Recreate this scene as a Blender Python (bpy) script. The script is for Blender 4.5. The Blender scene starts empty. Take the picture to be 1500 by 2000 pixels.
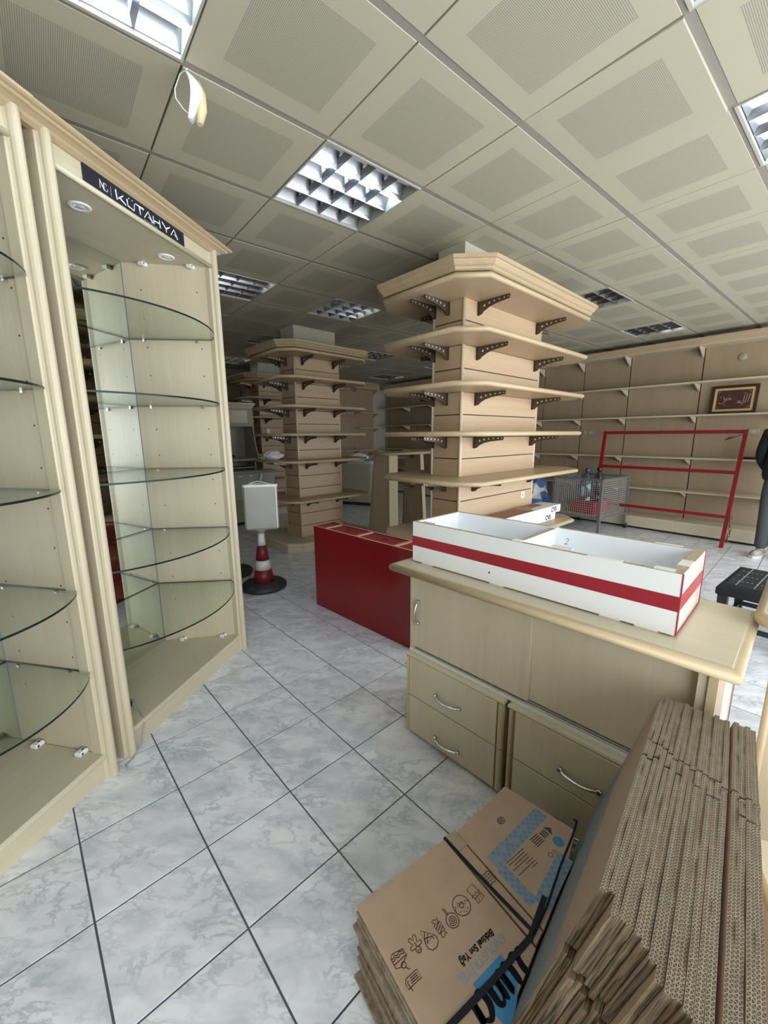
import bpy, math, random
from mathutils import Vector, Matrix
random.seed(7)
PI = math.pi
S = bpy.context.scene
COL = S.collection

# ------------------------------------------------------------------ camera
F_PX, PITCH, ROLL, H = 788.022, math.radians(-10.8035), math.radians(-0.4303), 1.4415
HC = 2.755                                              # ceiling height
cp, sp_ = math.cos(PITCH), math.sin(PITCH)
FW = Vector((0, cp, sp_)); UP0 = Vector((0, -sp_, cp)); R0 = Vector((1, 0, 0))
RT = R0*math.cos(ROLL)+UP0*math.sin(ROLL); UPV = -R0*math.sin(ROLL)+UP0*math.cos(ROLL)
cam = bpy.data.cameras.new('camera'); cam_o = bpy.data.objects.new('camera', cam); COL.objects.link(cam_o)
cam.sensor_fit = 'HORIZONTAL'; cam.sensor_width = 36; cam.lens = F_PX/1500*36; cam.clip_start = 0.02; cam.clip_end = 100
cam_o.matrix_world = Matrix(((RT.x, UPV.x, -FW.x, 0), (RT.y, UPV.y, -FW.y, 0), (RT.z, UPV.z, -FW.z, H), (0, 0, 0, 1)))
S.camera = cam_o
# ------------------------------------------------------------------ light
W = bpy.data.worlds.new('daylight'); S.world = W; W.use_nodes = True
bg = W.node_tree.nodes['Background']; bg.inputs[0].default_value = (0.86, 0.93, 1.0, 1); bg.inputs[1].default_value = 6.5
S.view_settings.view_transform = 'Standard'; S.view_settings.look = 'None'; S.view_settings.gamma = 1
S.view_settings.use_curve_mapping = False; S.view_settings.exposure = 0.12
S.cycles.max_bounces = 10; S.cycles.diffuse_bounces = 6; S.cycles.glossy_bounces = 5; S.cycles.transparent_max_bounces = 24
S.cycles.use_denoising = True; S.cycles.caustics_reflective = False; S.cycles.caustics_refractive = False
S.cycles.sample_clamp_indirect = 6.0
TUBE_ON, TUBE_OFF = 30.0, 0.0

# room axes: s along CA (39.4 deg), t along E1 (129.4 deg)
GA = math.radians(39.426)
CA = Vector((math.cos(GA), math.sin(GA), 0)); E1 = Vector((-math.sin(GA), math.cos(GA), 0)); CB = -E1
C0 = Vector((-1.933, 2.267, 0))
S0, S1, T0, T1 = -1.75, 7.27, -1.75, 8.75
def st(s, t, z=0): return CA*s+E1*t+Vector((0, 0, z))
pl = bpy.data.lights.new('daylight_portal', 'AREA'); pl.shape = 'RECTANGLE'; pl.size = 8.2; pl.size_y = 2.35; pl.cycles.is_portal = True
po = bpy.data.objects.new('daylight_portal', pl); COL.objects.link(po)
po.location = st((S0+S1)/2, T0-0.02, 1.25)
po.rotation_euler = (PI/2, 0, GA)                        # looks along +t
po.rotation_euler = Matrix((CA, Vector((0, 0, 1)), CA.cross(Vector((0, 0, 1))))).transposed().to_euler()

# ------------------------------------------------------------------ materials
MATS = {}
def newmat(name):
    m = bpy.data.materials.new(name); m.use_nodes = True; MATS[name] = m
    nt = m.node_tree; return m, nt, nt.nodes, nt.links, nt.nodes['Principled BSDF']
def plain(name, col, rough=0.5, metal=0.0, noise=0.0, nscale=30.0, bump=0.0, bscale=200.0, coat=0.0, spec=0.5):
    m, nt, N, L, b = newmat(name)
    b.inputs['Roughness'].default_value = rough; b.inputs['Metallic'].default_value = metal
    b.inputs['Base Color'].default_value = (*col, 1); b.inputs['Specular IOR Level'].default_value = spec
    if coat: b.inputs['Coat Weight'].default_value = coat; b.inputs['Coat Roughness'].default_value = 0.08
    if noise or bump:
        tc = N.new('ShaderNodeTexCoord')
    if noise:
        n = N.new('ShaderNodeTexNoise'); n.inputs['Scale'].default_value = nscale; n.inputs['Detail'].default_value = 6
        L.new(tc.outputs['Object'], n.inputs['Vector'])
        r = N.new('ShaderNodeValToRGB'); r.color_ramp.elements[0].position = 0.3; r.color_ramp.elements[1].position = 0.7
        r.color_ramp.elements[0].color = (*[c*(1-noise) for c in col], 1); r.color_ramp.elements[1].color = (*[min(1, c*(1+noise)) for c in col], 1)
        L.new(n.outputs['Fac'], r.inputs['Fac']); L.new(r.outputs['Color'], b.inputs['Base Color'])
    if bump:
        n2 = N.new('ShaderNodeTexNoise'); n2.inputs['Scale'].default_value = bscale; L.new(tc.outputs['Object'], n2.inputs['Vector'])
        bp = N.new('ShaderNodeBump'); bp.inputs['Strength'].default_value = bump; bp.inputs['Distance'].default_value = 0.002
        L.new(n2.outputs['Fac'], bp.inputs['Height']); L.new(bp.outputs['Normal'], b.inputs['Normal'])
    return m
def wood(name, c1, c2, axis='z', rough=0.42, contrast=1.0, scale=1.0):
    """fine straight-grained laminate: noise stretched along one object axis, plus faint broad figure and per-object shift"""
    m, nt, N, L, b = newmat(name)
    tc = N.new('ShaderNodeTexCoord'); oi = N.new('ShaderNodeObjectInfo')
    add = N.new('ShaderNodeVectorMath'); add.operation = 'ADD'
    mul = N.new('ShaderNodeVectorMath'); mul.operation = 'SCALE'; mul.inputs['Scale'].default_value = 17.0
    cx = N.new('ShaderNodeCombineXYZ')
    for k in range(3): L.new(oi.outputs['Random'], cx.inputs[k])
    L.new(cx.outputs[0], mul.inputs[0]); L.new(tc.outputs['Object'], add.inputs[0]); L.new(mul.outputs[0], add.inputs[1])
    mp = N.new('ShaderNodeMapping')
    sc = {'x': (1.4, 55, 55), 'y': (55, 1.4, 55), 'z': (55, 55, 1.4)}[axis]
    mp.inputs['Scale'].default_value = [s*scale for s in sc]; L.new(add.outputs[0], mp.inputs['Vector'])
    n = N.new('ShaderNodeTexNoise'); n.inputs['Scale'].default_value = 1.0; n.inputs['Detail'].default_value = 5; n.inputs['Roughness'].default_value = 0.6
    L.new(mp.outputs[0], n.inputs['Vector'])
    mp2 = N.new('ShaderNodeMapping'); s2 = {'x': (0.6, 7, 7), 'y': (7, 0.6, 7), 'z': (7, 7, 0.6)}[axis]
    mp2.inputs['Scale'].default_value = s2; L.new(add.outputs[0], mp2.inputs['Vector'])
    n2 = N.new('ShaderNodeTexNoise'); n2.inputs['Scale'].default_value = 1.0; n2.inputs['Detail'].default_value = 3; n2.inputs['Distortion'].default_value = 0.6
    L.new(mp2.outputs[0], n2.inputs['Vector'])
    mx = N.new('ShaderNodeMath'); mx.operation = 'MULTIPLY_ADD'; mx.inputs[1].default_value = 0.55
    ml = N.new('ShaderNodeMath'); ml.operation = 'MULTIPLY'; ml.inputs[1].default_value = 0.45
    L.new(n2.outputs['Fac'], ml.inputs[0]); L.new(n.outputs['Fac'], mx.inputs[0]); L.new(ml.outputs[0], mx.inputs[2])
    r = N.new('ShaderNodeValToRGB'); r.color_ramp.elements[0].position = 0.5-0.18/contrast; r.color_ramp.elements[1].position = 0.5+0.18/contrast
    r.color_ramp.elements[0].color = (*c1, 1); r.color_ramp.elements[1].color = (*c2, 1)
    L.new(mx.outputs[0], r.inputs['Fac']); L.new(r.outputs['Color'], b.inputs['Base Color'])
    b.inputs['Roughness'].default_value = rough; b.inputs['Specular IOR Level'].default_value = 0.4
    bp = N.new('ShaderNodeBump'); bp.inputs['Strength'].default_value = 0.06; bp.inputs['Distance'].default_value = 0.001
    L.new(n.outputs['Fac'], bp.inputs['Height']); L.new(bp.outputs['Normal'], b.inputs['Normal'])
    return m
def thin_glass(name, tint, edge_refl=1.0):
    m, nt, N, L, b = newmat(name)
    N.remove(b); out = N['Material Output']
    tr = N.new('ShaderNodeBsdfTransparent'); tr.inputs[0].default_value = (*tint, 1)
    gl = N.new('ShaderNodeBsdfGlossy'); gl.inputs['Roughness'].default_value = 0.02
    lw = N.new('ShaderNodeLayerWeight'); lw.inputs['Blend'].default_value = 0.5
    pw = N.new('ShaderNodeMath'); pw.operation = 'POWER'; pw.inputs[1].default_value = 4.0; L.new(lw.outputs['Facing'], pw.inputs[0])
    fr = N.new('ShaderNodeMath'); fr.operation = 'MULTIPLY_ADD'; fr.inputs[1].default_value = 0.7; fr.inputs[2].default_value = 0.035 if edge_refl == 1.0 else edge_refl; L.new(pw.outputs[0], fr.inputs[0])
    mx = N.new('ShaderNodeMixShader'); L.new(fr.outputs[0], mx.inputs[0]); L.new(tr.outputs[0], mx.inputs[1]); L.new(gl.outputs[0], mx.inputs[2])
    L.new(mx.outputs[0], out.inputs['Surface']); return m
def emit(name, col, strength, base=(0.9, 0.92, 0.95)):
    m, nt, N, L, b = newmat(name)
    b.inputs['Base Color'].default_value = (*base, 1); b.inputs['Roughness'].default_value = 0.3
    b.inputs['Emission Color'].default_value = (*col, 1); b.inputs['Emission Strength'].default_value = strength
    return m

MAPLE = wood('maple_laminate', (0.46, 0.39, 0.265), (0.53, 0.455, 0.32), 'z')
MAPLE_X = wood('maple_laminate_flat', (0.48, 0.415, 0.285), (0.55, 0.485, 0.345), 'x')
MAPLE_Y = wood('maple_laminate_cross', (0.48, 0.415, 0.285), (0.55, 0.485, 0.345), 'y')
EDGE = wood('beech_edge_moulding', (0.40, 0.305, 0.175), (0.47, 0.365, 0.22), 'x', rough=0.38)
EDGE_Z = wood('beech_post', (0.40, 0.315, 0.185), (0.47, 0.38, 0.235), 'z', rough=0.38)
BEECH = wood('beech_slat', (0.42, 0.295, 0.175), (0.49, 0.36, 0.23), 'x', rough=0.4)
BEECH_Y = wood('beech_slat_cross', (0.42, 0.295, 0.175), (0.49, 0.36, 0.23), 'y', rough=0.4)
BEECH_Z = wood('beech_panel', (0.30, 0.22, 0.135), (0.345, 0.26, 0.17), 'z', rough=0.45)
CROWN = wood('beech_crown', (0.36, 0.262, 0.15), (0.44, 0.33, 0.20), 'x', rough=0.38)
TRIM = plain('light_edge_bead', (0.54, 0.45, 0.33), 0.35)
DARKGAP = plain('dark_groove', (0.05, 0.035, 0.025), 0.8)
BLACKKICK = plain('black_kickboard', (0.02, 0.018, 0.016), 0.7)
BRACKET = plain('dark_bronze_bracket', (0.10, 0.075, 0.05), 0.38, metal=0.6)
CHROME = plain('chrome', (0.75, 0.74, 0.72), 0.16, metal=1.0)
NICKEL = plain('brushed_nickel', (0.62, 0.60, 0.55), 0.28, metal=1.0)
HOLE_LIGHT = plain('bracket_hole_light', (0.7, 0.68, 0.62), 0.3, metal=0.7)  # pale discs: light showing in the bracket perforations, put into the colour
WHITE_PL = plain('white_plastic', (0.78, 0.77, 0.72), 0.4)
WHITE_LAM = plain('white_laminate', (0.74, 0.74, 0.715), 0.28, noise=0.02, nscale=6)
WHITE_IN = plain('white_laminate_inside', (0.84, 0.86, 0.88), 0.35)
CHIP = plain('chipboard_edge', (0.36, 0.28, 0.16), 0.7, noise=0.2, nscale=120)
REDTAPE = plain('red_stripe_tape', (0.27, 0.009, 0.018), 0.4)
REDEDGE = plain('red_edge_band', (0.26, 0.03, 0.035), 0.5)
REDLAM = plain('red_laminate', (0.24, 0.006, 0.010), 0.16, noise=0.03, nscale=3)
REDTOP = plain('red_top_insert', (0.30, 0.025, 0.025), 0.4)
REDEDGE2 = plain('pinkish_board_edge', (0.62, 0.30, 0.24), 0.5)
REDPAINT = plain('red_paint', (0.22, 0.005, 0.011), 0.35)
MIRROR = plain('mirror', (0.80, 0.84, 0.80), 0.005, metal=1.0)
GLASS = thin_glass('shelf_glass', (0.91, 0.955, 0.92))
GLASS_EDGE = plain('green_glass_edge', (0.005, 0.014, 0.010), 0.3, spec=0.25)
NAVY = plain('navy_sign_board', (0.012, 0.014, 0.024), 0.35)
SIGNWHITE = plain('silver_white_lettering', (0.72, 0.72, 0.68), 0.35)
RUBBER = plain('black_rubber', (0.025, 0.027, 0.030), 0.6, noise=0.25, nscale=18)
CONERED = plain('cone_red', (0.155, 0.012, 0.016), 0.45)
CONEWHITE = plain('cone_white', (0.62, 0.62, 0.60), 0.4)
SIGNGREY = plain('sign_grey_plastic', (0.37, 0.36, 0.315), 0.5, noise=0.06, nscale=5)
CARD = plain('kraft_cardboard', (0.40, 0.275, 0.185), 0.75, noise=0.06, nscale=14, bump=0.1, bscale=90)
CARD_D = plain('kraft_cardboard_edge', (0.215, 0.165, 0.11), 0.85, noise=0.35, nscale=60, bump=0.5, bscale=160)
INK = plain('dark_ink', (0.055, 0.035, 0.03), 0.7)
INKBR = plain('brown_ink', (0.075, 0.04, 0.028), 0.8, spec=0.1)
INKBLUE = plain('blue_ink', (0.035, 0.20, 0.38), 0.65)
INKBLUE_L = plain('faded_blue_ink', (0.17, 0.27, 0.36), 0.7)
BLACK = plain('black_print', (0.007, 0.007, 0.010), 0.8, spec=0.1)
STRAP = plain('black_strap', (0.006, 0.006, 0.009), 0.55, spec=0.2)
TAPE = plain('clear_tape', (0.80, 0.78, 0.72), 0.2)
GREYSTEEL = plain('grey_steel', (0.20, 0.20, 0.195), 0.45, metal=0.4)
WIREGREY = plain('pale_wire', (0.38, 0.37, 0.34), 0.5)
BRASS = plain('brass_caster', (0.45, 0.33, 0.12), 0.3, metal=0.9)
BLUECAP = plain('blue_cap', (0.02, 0.05, 0.20), 0.4)
BOTTLE = thin_glass('bottle_plastic', (0.60, 0.72, 0.80), 0.10)
REDCRATE = plain('red_crate', (0.30, 0.015, 0.02), 0.5)
BAGBLUE = plain('blue_bag', (0.08, 0.17, 0.36), 0.4, noise=0.5, nscale=9)
BAGWHITE = plain('white_bag', (0.66, 0.66, 0.64), 0.45, noise=0.15, nscale=16)
CREAMWH = plain('column_paint', (0.42, 0.40, 0.30), 0.8, noise=0.03, nscale=4)
WALLP = plain('wall_paint', (0.42, 0.38, 0.30), 0.9)
DARKWALL = plain('dark_wall', (0.10, 0.08, 0.06), 0.9)
GOLD = plain('gilt_mount', (0.50, 0.38, 0.12), 0.5, noise=0.12, nscale=40)
BURG = plain('burgundy_velvet', (0.055, 0.014, 0.012), 0.8)
FRAMEWOOD = plain('dark_frame', (0.035, 0.012, 0.009), 0.35)
SILVERTH = plain('silver_thread', (0.42, 0.38, 0.33), 0.4, metal=0.3)
BLACKCLOTH = plain('black_cloth', (0.008, 0.008, 0.009), 0.85)
BLACKSEAT = plain('black_leatherette', (0.006, 0.006, 0.007), 0.85, bump=0.15, bscale=60)
BLACKPLASTIC = plain('black_plastic', (0.012, 0.012, 0.013), 0.4)
STITCH = plain('white_stitching', (0.32, 0.32, 0.33), 0.7)
DENIM = plain('grey_denim', (0.06, 0.065, 0.065), 0.85, noise=0.2, nscale=70)
SKIN = plain('skin', (0.45, 0.27, 0.19), 0.5)
HAIR = plain('dark_hair', (0.012, 0.009, 0.007), 0.6)
SHOE = plain('grey_shoe', (0.30, 0.29, 0.25), 0.7)
SOLE = plain('pale_sole', (0.60, 0.60, 0.56), 0.6)
YELLOWED = plain('yellowed_plastic', (0.60, 0.50, 0.28), 0.5)
AQUAWHITE = plain('white_fitting', (0.80, 0.85, 0.83), 0.4)
CORD = plain('grey_cord', (0.30, 0.29, 0.27), 0.5)
GREYGREEN = plain('grey_green_panel', (0.36, 0.38, 0.31), 0.4)
GREYTOP = plain('grey_counter_top', (0.38, 0.385, 0.355), 0.3)
CREAMPANEL = plain('cream_panel', (0.32, 0.285, 0.215), 0.5, noise=0.04, nscale=3)
PINKBOX = plain('white_carton', (0.74, 0.70, 0.66), 0.6)
BROWNTOP = plain('brown_carton_top', (0.26, 0.13, 0.08), 0.65, noise=0.15, nscale=20)
REFLECT = plain('louvre_aluminium', (0.34, 0.345, 0.355), 0.25, metal=1.0)
LAMPFRAME = plain('lamp_frame', (0.42, 0.40, 0.34), 0.45)
TUBE = emit('tube_lit', (0.62, 0.81, 1.0), TUBE_ON)
TUBE2 = emit('tube_dim', (0.80, 0.91, 1.0), 9.0)
TUBE0 = plain('tube_unlit', (0.75, 0.76, 0.76), 0.3)
BULB = plain('spot_bulb', (0.80, 0.80, 0.74), 0.12, metal=0.3)
DKTEXT = plain('marker_ink', (0.03, 0.03, 0.06), 0.6)
GREYTEXT = plain('grey_print', (0.42, 0.40, 0.40), 0.6)

def marble():
    m, nt, N, L, b = newmat('marbled_floor_tile')
    geo = N.new('ShaderNodeNewGeometry'); oi = N.new('ShaderNodeObjectInfo')
    cx = N.new('ShaderNodeCombineXYZ'); mu = N.new('ShaderNodeMath'); mu.operation = 'MULTIPLY'; mu.inputs[1].default_value = 37.0
    L.new(oi.outputs['Random'], mu.inputs[0])
    for k in range(2): L.new(mu.outputs[0], cx.inputs[k])
    add = N.new('ShaderNodeVectorMath'); L.new(geo.outputs['Position'], add.inputs[0]); L.new(cx.outputs[0], add.inputs[1])
    rot = N.new('ShaderNodeMapping'); rot.inputs['Rotation'].default_value = (0, 0, math.radians(25)); rot.inputs['Scale'].default_value = (1.0, 1.9, 1)
    L.new(add.outputs[0], rot.inputs['Vector'])
    warp = N.new('ShaderNodeTexNoise'); warp.inputs['Scale'].default_value = 4.0; warp.inputs['Detail'].default_value = 4
    L.new(rot.outputs[0], warp.inputs['Vector'])
    ws = N.new('ShaderNodeVectorMath'); ws.operation = 'MULTIPLY_ADD'; ws.inputs[1].default_value = (0.16, 0.16, 0)
    L.new(warp.outputs['Color'], ws.inputs[0]); L.new(rot.outputs[0], ws.inputs[2])
    big = N.new('ShaderNodeTexNoise'); big.inputs['Scale'].default_value = 5.5; big.inputs['Detail'].default_value = 5; big.inputs['Roughness'].default_value = 0.55
    L.new(ws.outputs[0], big.inputs['Vector'])
    vein = N.new('ShaderNodeTexNoise'); vein.inputs['Scale'].default_value = 7.5; vein.inputs['Detail'].default_value = 7; vein.inputs['Roughness'].default_value = 0.62
    L.new(ws.outputs[0], vein.inputs['Vector'])
    d = N.new('ShaderNodeMath'); d.operation = 'SUBTRACT'; d.inputs[1].default_value = 0.5; L.new(vein.outputs['Fac'], d.inputs[0])
    ab = N.new('ShaderNodeMath'); ab.operation = 'ABSOLUTE'; L.new(d.outputs[0], ab.inputs[0])
    r1 = N.new('ShaderNodeValToRGB'); r1.color_ramp.elements[0].position = 0.0; r1.color_ramp.elements[0].color = (1, 1, 1, 1)
    r1.color_ramp.elements[1].position = 0.045; r1.color_ramp.elements[1].color = (0, 0, 0, 1); L.new(ab.outputs[0], r1.inputs['Fac'])
    r2 = N.new('ShaderNodeValToRGB'); r2.color_ramp.elements[0].position = 0.36; r2.color_ramp.elements[0].color = (0.58, 0.605, 0.645, 1)
    r2.color_ramp.elements[1].position = 0.60; r2.color_ramp.elements[1].color = (0.79, 0.805, 0.815, 1)
    e = r2.color_ramp.elements.new(0.48); e.color = (0.705, 0.70, 0.735, 1); L.new(big.outputs['Fac'], r2.inputs['Fac'])
    mx = N.new('ShaderNodeMixRGB'); mx.inputs['Color2'].default_value = (0.40, 0.43, 0.475, 1)
    mf = N.new('ShaderNodeMath'); mf.operation = 'MULTIPLY'; mf.inputs[1].default_value = 0.75; L.new(r1.outputs['Color'], mf.inputs[0])
    gate = N.new('ShaderNodeMath'); gate.operation = 'MULTIPLY'
    gr = N.new('ShaderNodeValToRGB'); gr.color_ramp.elements[0].position = 0.36; gr.color_ramp.elements[1].position = 0.60
    L.new(warp.outputs['Fac'], gr.inputs['Fac']); L.new(mf.outputs[0], gate.inputs[0]); L.new(gr.outputs['Color'], gate.inputs[1])
    L.new(gate.outputs[0], mx.inputs['Fac']); L.new(r2.outputs['Color'], mx.inputs['Color1'])
    L.new(mx.outputs[0], b.inputs['Base Color'])
    b.inputs['Roughness'].default_value = 0.24; b.inputs['Specular IOR Level'].default_value = 0.5
    return m
MARBLE = marble()
GROUT = plain('dark_grout', (0.085, 0.095, 0.115), 0.9)

def perforated():
    """metal ceiling panel with a perforated square in its middle: rows of tiny dark holes, which is how the panel is made"""
    m, nt, N, L, b = newmat('perforated_ceiling_panel')
    tc = N.new('ShaderNodeTexCoord'); sx = N.new('ShaderNodeSeparateXYZ'); L.new(tc.outputs['Object'], sx.inputs[0])
    def M(op, a, bb=None, v=None):
        n = N.new('ShaderNodeMath'); n.operation = op; L.new(a, n.inputs[0])
        if bb is not None: L.new(bb, n.inputs[1])
        if v is not None: n.inputs[1].default_value = v
        return n.outputs[0]
    ax, ay = M('ABSOLUTE', sx.outputs[0]), M('ABSOLUTE', sx.outputs[1])
    inside = M('LESS_THAN', M('MAXIMUM', ax, ay), v=0.193)
    fx = M('SUBTRACT', M('FRACT', M('MULTIPLY', sx.outputs[0], v=170.0)), v=0.5)
    fy = M('SUBTRACT', M('FRACT', M('MULTIPLY', sx.outputs[1], v=170.0)), v=0.5)
    d = M('SQRT', M('ADD', M('MULTIPLY', fx, fx), M('MULTIPLY', fy, fy)))
    hole = M('MULTIPLY', M('LESS_THAN', d, v=0.29), inside)
    mx = N.new('ShaderNodeMixRGB'); L.new(hole, mx.inputs['Fac'])
    mx.inputs['Color1'].default_value = (0.435, 0.40, 0.292, 1); mx.inputs['Color2'].default_value = (0.125, 0.118, 0.108, 1)
    L.new(mx.outputs[0], b.inputs['Base Color']); b.inputs['Roughness'].default_value = 0.55
    return m
PANEL = perforated()
CEILBASE = plain('ceiling_grid_bar', (0.26, 0.235, 0.20), 0.6)
CEILPLAIN = plain('ceiling_panel_far', (0.38, 0.35, 0.25), 0.6)

def corrugated():
    """cut edge of double-wall board: liners and zig-zag flutes; UV u = metres along the edge, v = 0..1 across the board"""
    m, nt, N, L, b = newmat('corrugated_edge')
    uv = N.new('ShaderNodeTexCoord'); sx = N.new('ShaderNodeSeparateXYZ'); L.new(uv.outputs['UV'], sx.inputs[0])
    oi = N.new('ShaderNodeObjectInfo')
    def M(op, a, bb=None, v=None, c=None):
        n = N.new('ShaderNodeMath'); n.operation = op
        L.new(a, n.inputs[0])
        if bb is not None: L.new(bb, n.inputs[1])
        if v is not None: n.inputs[1].default_value = v
        return n.outputs[0]
    nz = N.new('ShaderNodeTexNoise'); nz.inputs['Scale'].default_value = 60; L.new(uv.outputs['Object'], nz.inputs['Vector'])
    v2 = M('MULTIPLY', sx.outputs[1], v=2.0); fv = M('FRACT', v2); row = M('FLOOR', v2)
    u = M('ADD', M('ADD', M('MULTIPLY', sx.outputs[0], v=150.0), M('MULTIPLY', row, v=0.37)), M('MULTIPLY', nz.outputs['Fac'], v=0.9))
    tri = M('ABSOLUTE', M('SUBTRACT', M('MULTIPLY', M('FRACT', u), v=2.0), v=1.0))
    flute = M('LESS_THAN', M('ABSOLUTE', M('SUBTRACT', tri, fv)), v=0.24)
    liner = M('GREATER_THAN', M('ABSOLUTE', M('SUBTRACT', fv, v=0.5)), v=0.38)
    sol = M('MAXIMUM', flute, liner)
    mx = N.new('ShaderNodeMixRGB'); L.new(sol, mx.inputs['Fac'])
    mx.inputs['Color1'].default_value = (0.055, 0.038, 0.024, 1)
    r = N.new('ShaderNodeValToRGB'); r.color_ramp.elements[0].color = (0.17, 0.13, 0.08, 1); r.color_ramp.elements[1].color = (0.35, 0.28, 0.185, 1)
    L.new(nz.outputs['Fac'], r.inputs['Fac']); L.new(r.outputs['Color'], mx.inputs['Color2'])
    L.new(mx.outputs[0], b.inputs['Base Color']); b.inputs['Roughness'].default_value = 0.9
    bp = N.new('ShaderNodeBump'); bp.inputs['Strength'].default_value = 0.7; bp.inputs['Distance'].default_value = 0.003
    L.new(sol, bp.inputs['Height']); L.new(bp.outputs['Normal'], b.inputs['Normal'])
    return m
CORR = corrugated()
def board_end():
    m, nt, N, L, b = newmat('board_end_layers')
    tc = N.new('ShaderNodeTexCoord'); mp = N.new('ShaderNodeMapping'); mp.inputs['Scale'].default_value = (9, 2.6, 1); L.new(tc.outputs['UV'], mp.inputs['Vector'])
    n = N.new('ShaderNodeTexNoise'); n.inputs['Scale'].default_value = 1.0; n.inputs['Detail'].default_value = 5; n.inputs['Distortion'].default_value = 0.5
    ad = N.new('ShaderNodeVectorMath'); oi = N.new('ShaderNodeObjectInfo'); cx = N.new('ShaderNodeCombineXYZ'); mm = N.new('ShaderNodeMath'); mm.operation = 'MULTIPLY'; mm.inputs[1].default_value = 50
    L.new(oi.outputs['Random'], mm.inputs[0]); L.new(mm.outputs[0], cx.inputs[1]); L.new(mp.outputs[0], ad.inputs[0]); L.new(cx.outputs[0], ad.inputs[1]); L.new(ad.outputs[0], n.inputs['Vector'])
    r = N.new('ShaderNodeValToRGB'); r.color_ramp.elements[0].position = 0.36; r.color_ramp.elements[1].position = 0.66
    r.color_ramp.elements[0].color = (0.045, 0.03, 0.018, 1); r.color_ramp.elements[1].color = (0.36, 0.27, 0.16, 1)
    L.new(n.outputs['Fac'], r.inputs['Fac']); L.new(r.outputs['Color'], b.inputs['Base Color']); b.inputs['Roughness'].default_value = 0.9
    bp = N.new('ShaderNodeBump'); bp.inputs['Strength'].default_value = 0.9; bp.inputs['Distance'].default_value = 0.004
    L.new(n.outputs['Fac'], bp.inputs['Height']); L.new(bp.outputs['Normal'], b.inputs['Normal'])
    return m
BOARDEND = board_end()
def printed_card():
    """outer face of the standing carton: kraft with a worn blue-grey print band low on the panel (object z) and scuffs"""
    m, nt, N, L, b = newmat('kraft_with_worn_blue_print')
    tc = N.new('ShaderNodeTexCoord'); mp = N.new('ShaderNodeMapping'); mp.inputs['Scale'].default_value = (10, 7, 22); L.new(tc.outputs['Object'], mp.inputs['Vector'])
    n = N.new('ShaderNodeTexNoise'); n.inputs['Scale'].default_value = 1; n.inputs['Detail'].default_value = 6; L.new(mp.outputs[0], n.inputs['Vector'])
    sx = N.new('ShaderNodeSeparateXYZ'); L.new(tc.outputs['Object'], sx.inputs[0])
    a = N.new('ShaderNodeMath'); a.operation = 'MULTIPLY_ADD'; a.inputs[1].default_value = 0.22; L.new(n.outputs['Fac'], a.inputs[0]); L.new(sx.outputs[2], a.inputs[2])
    r = N.new('ShaderNodeValToRGB'); r.color_ramp.elements[0].position = 0.56; r.color_ramp.elements[1].position = 0.62
    r.color_ramp.elements[0].color = (0.20, 0.215, 0.215, 1); r.color_ramp.elements[1].color = (0.38, 0.265, 0.18, 1)
    L.new(a.outputs[0], r.inputs['Fac']); L.new(r.outputs['Color'], b.inputs['Base Color']); b.inputs['Roughness'].default_value = 0.8
    return m
CARDPRINT = printed_card()

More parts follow.
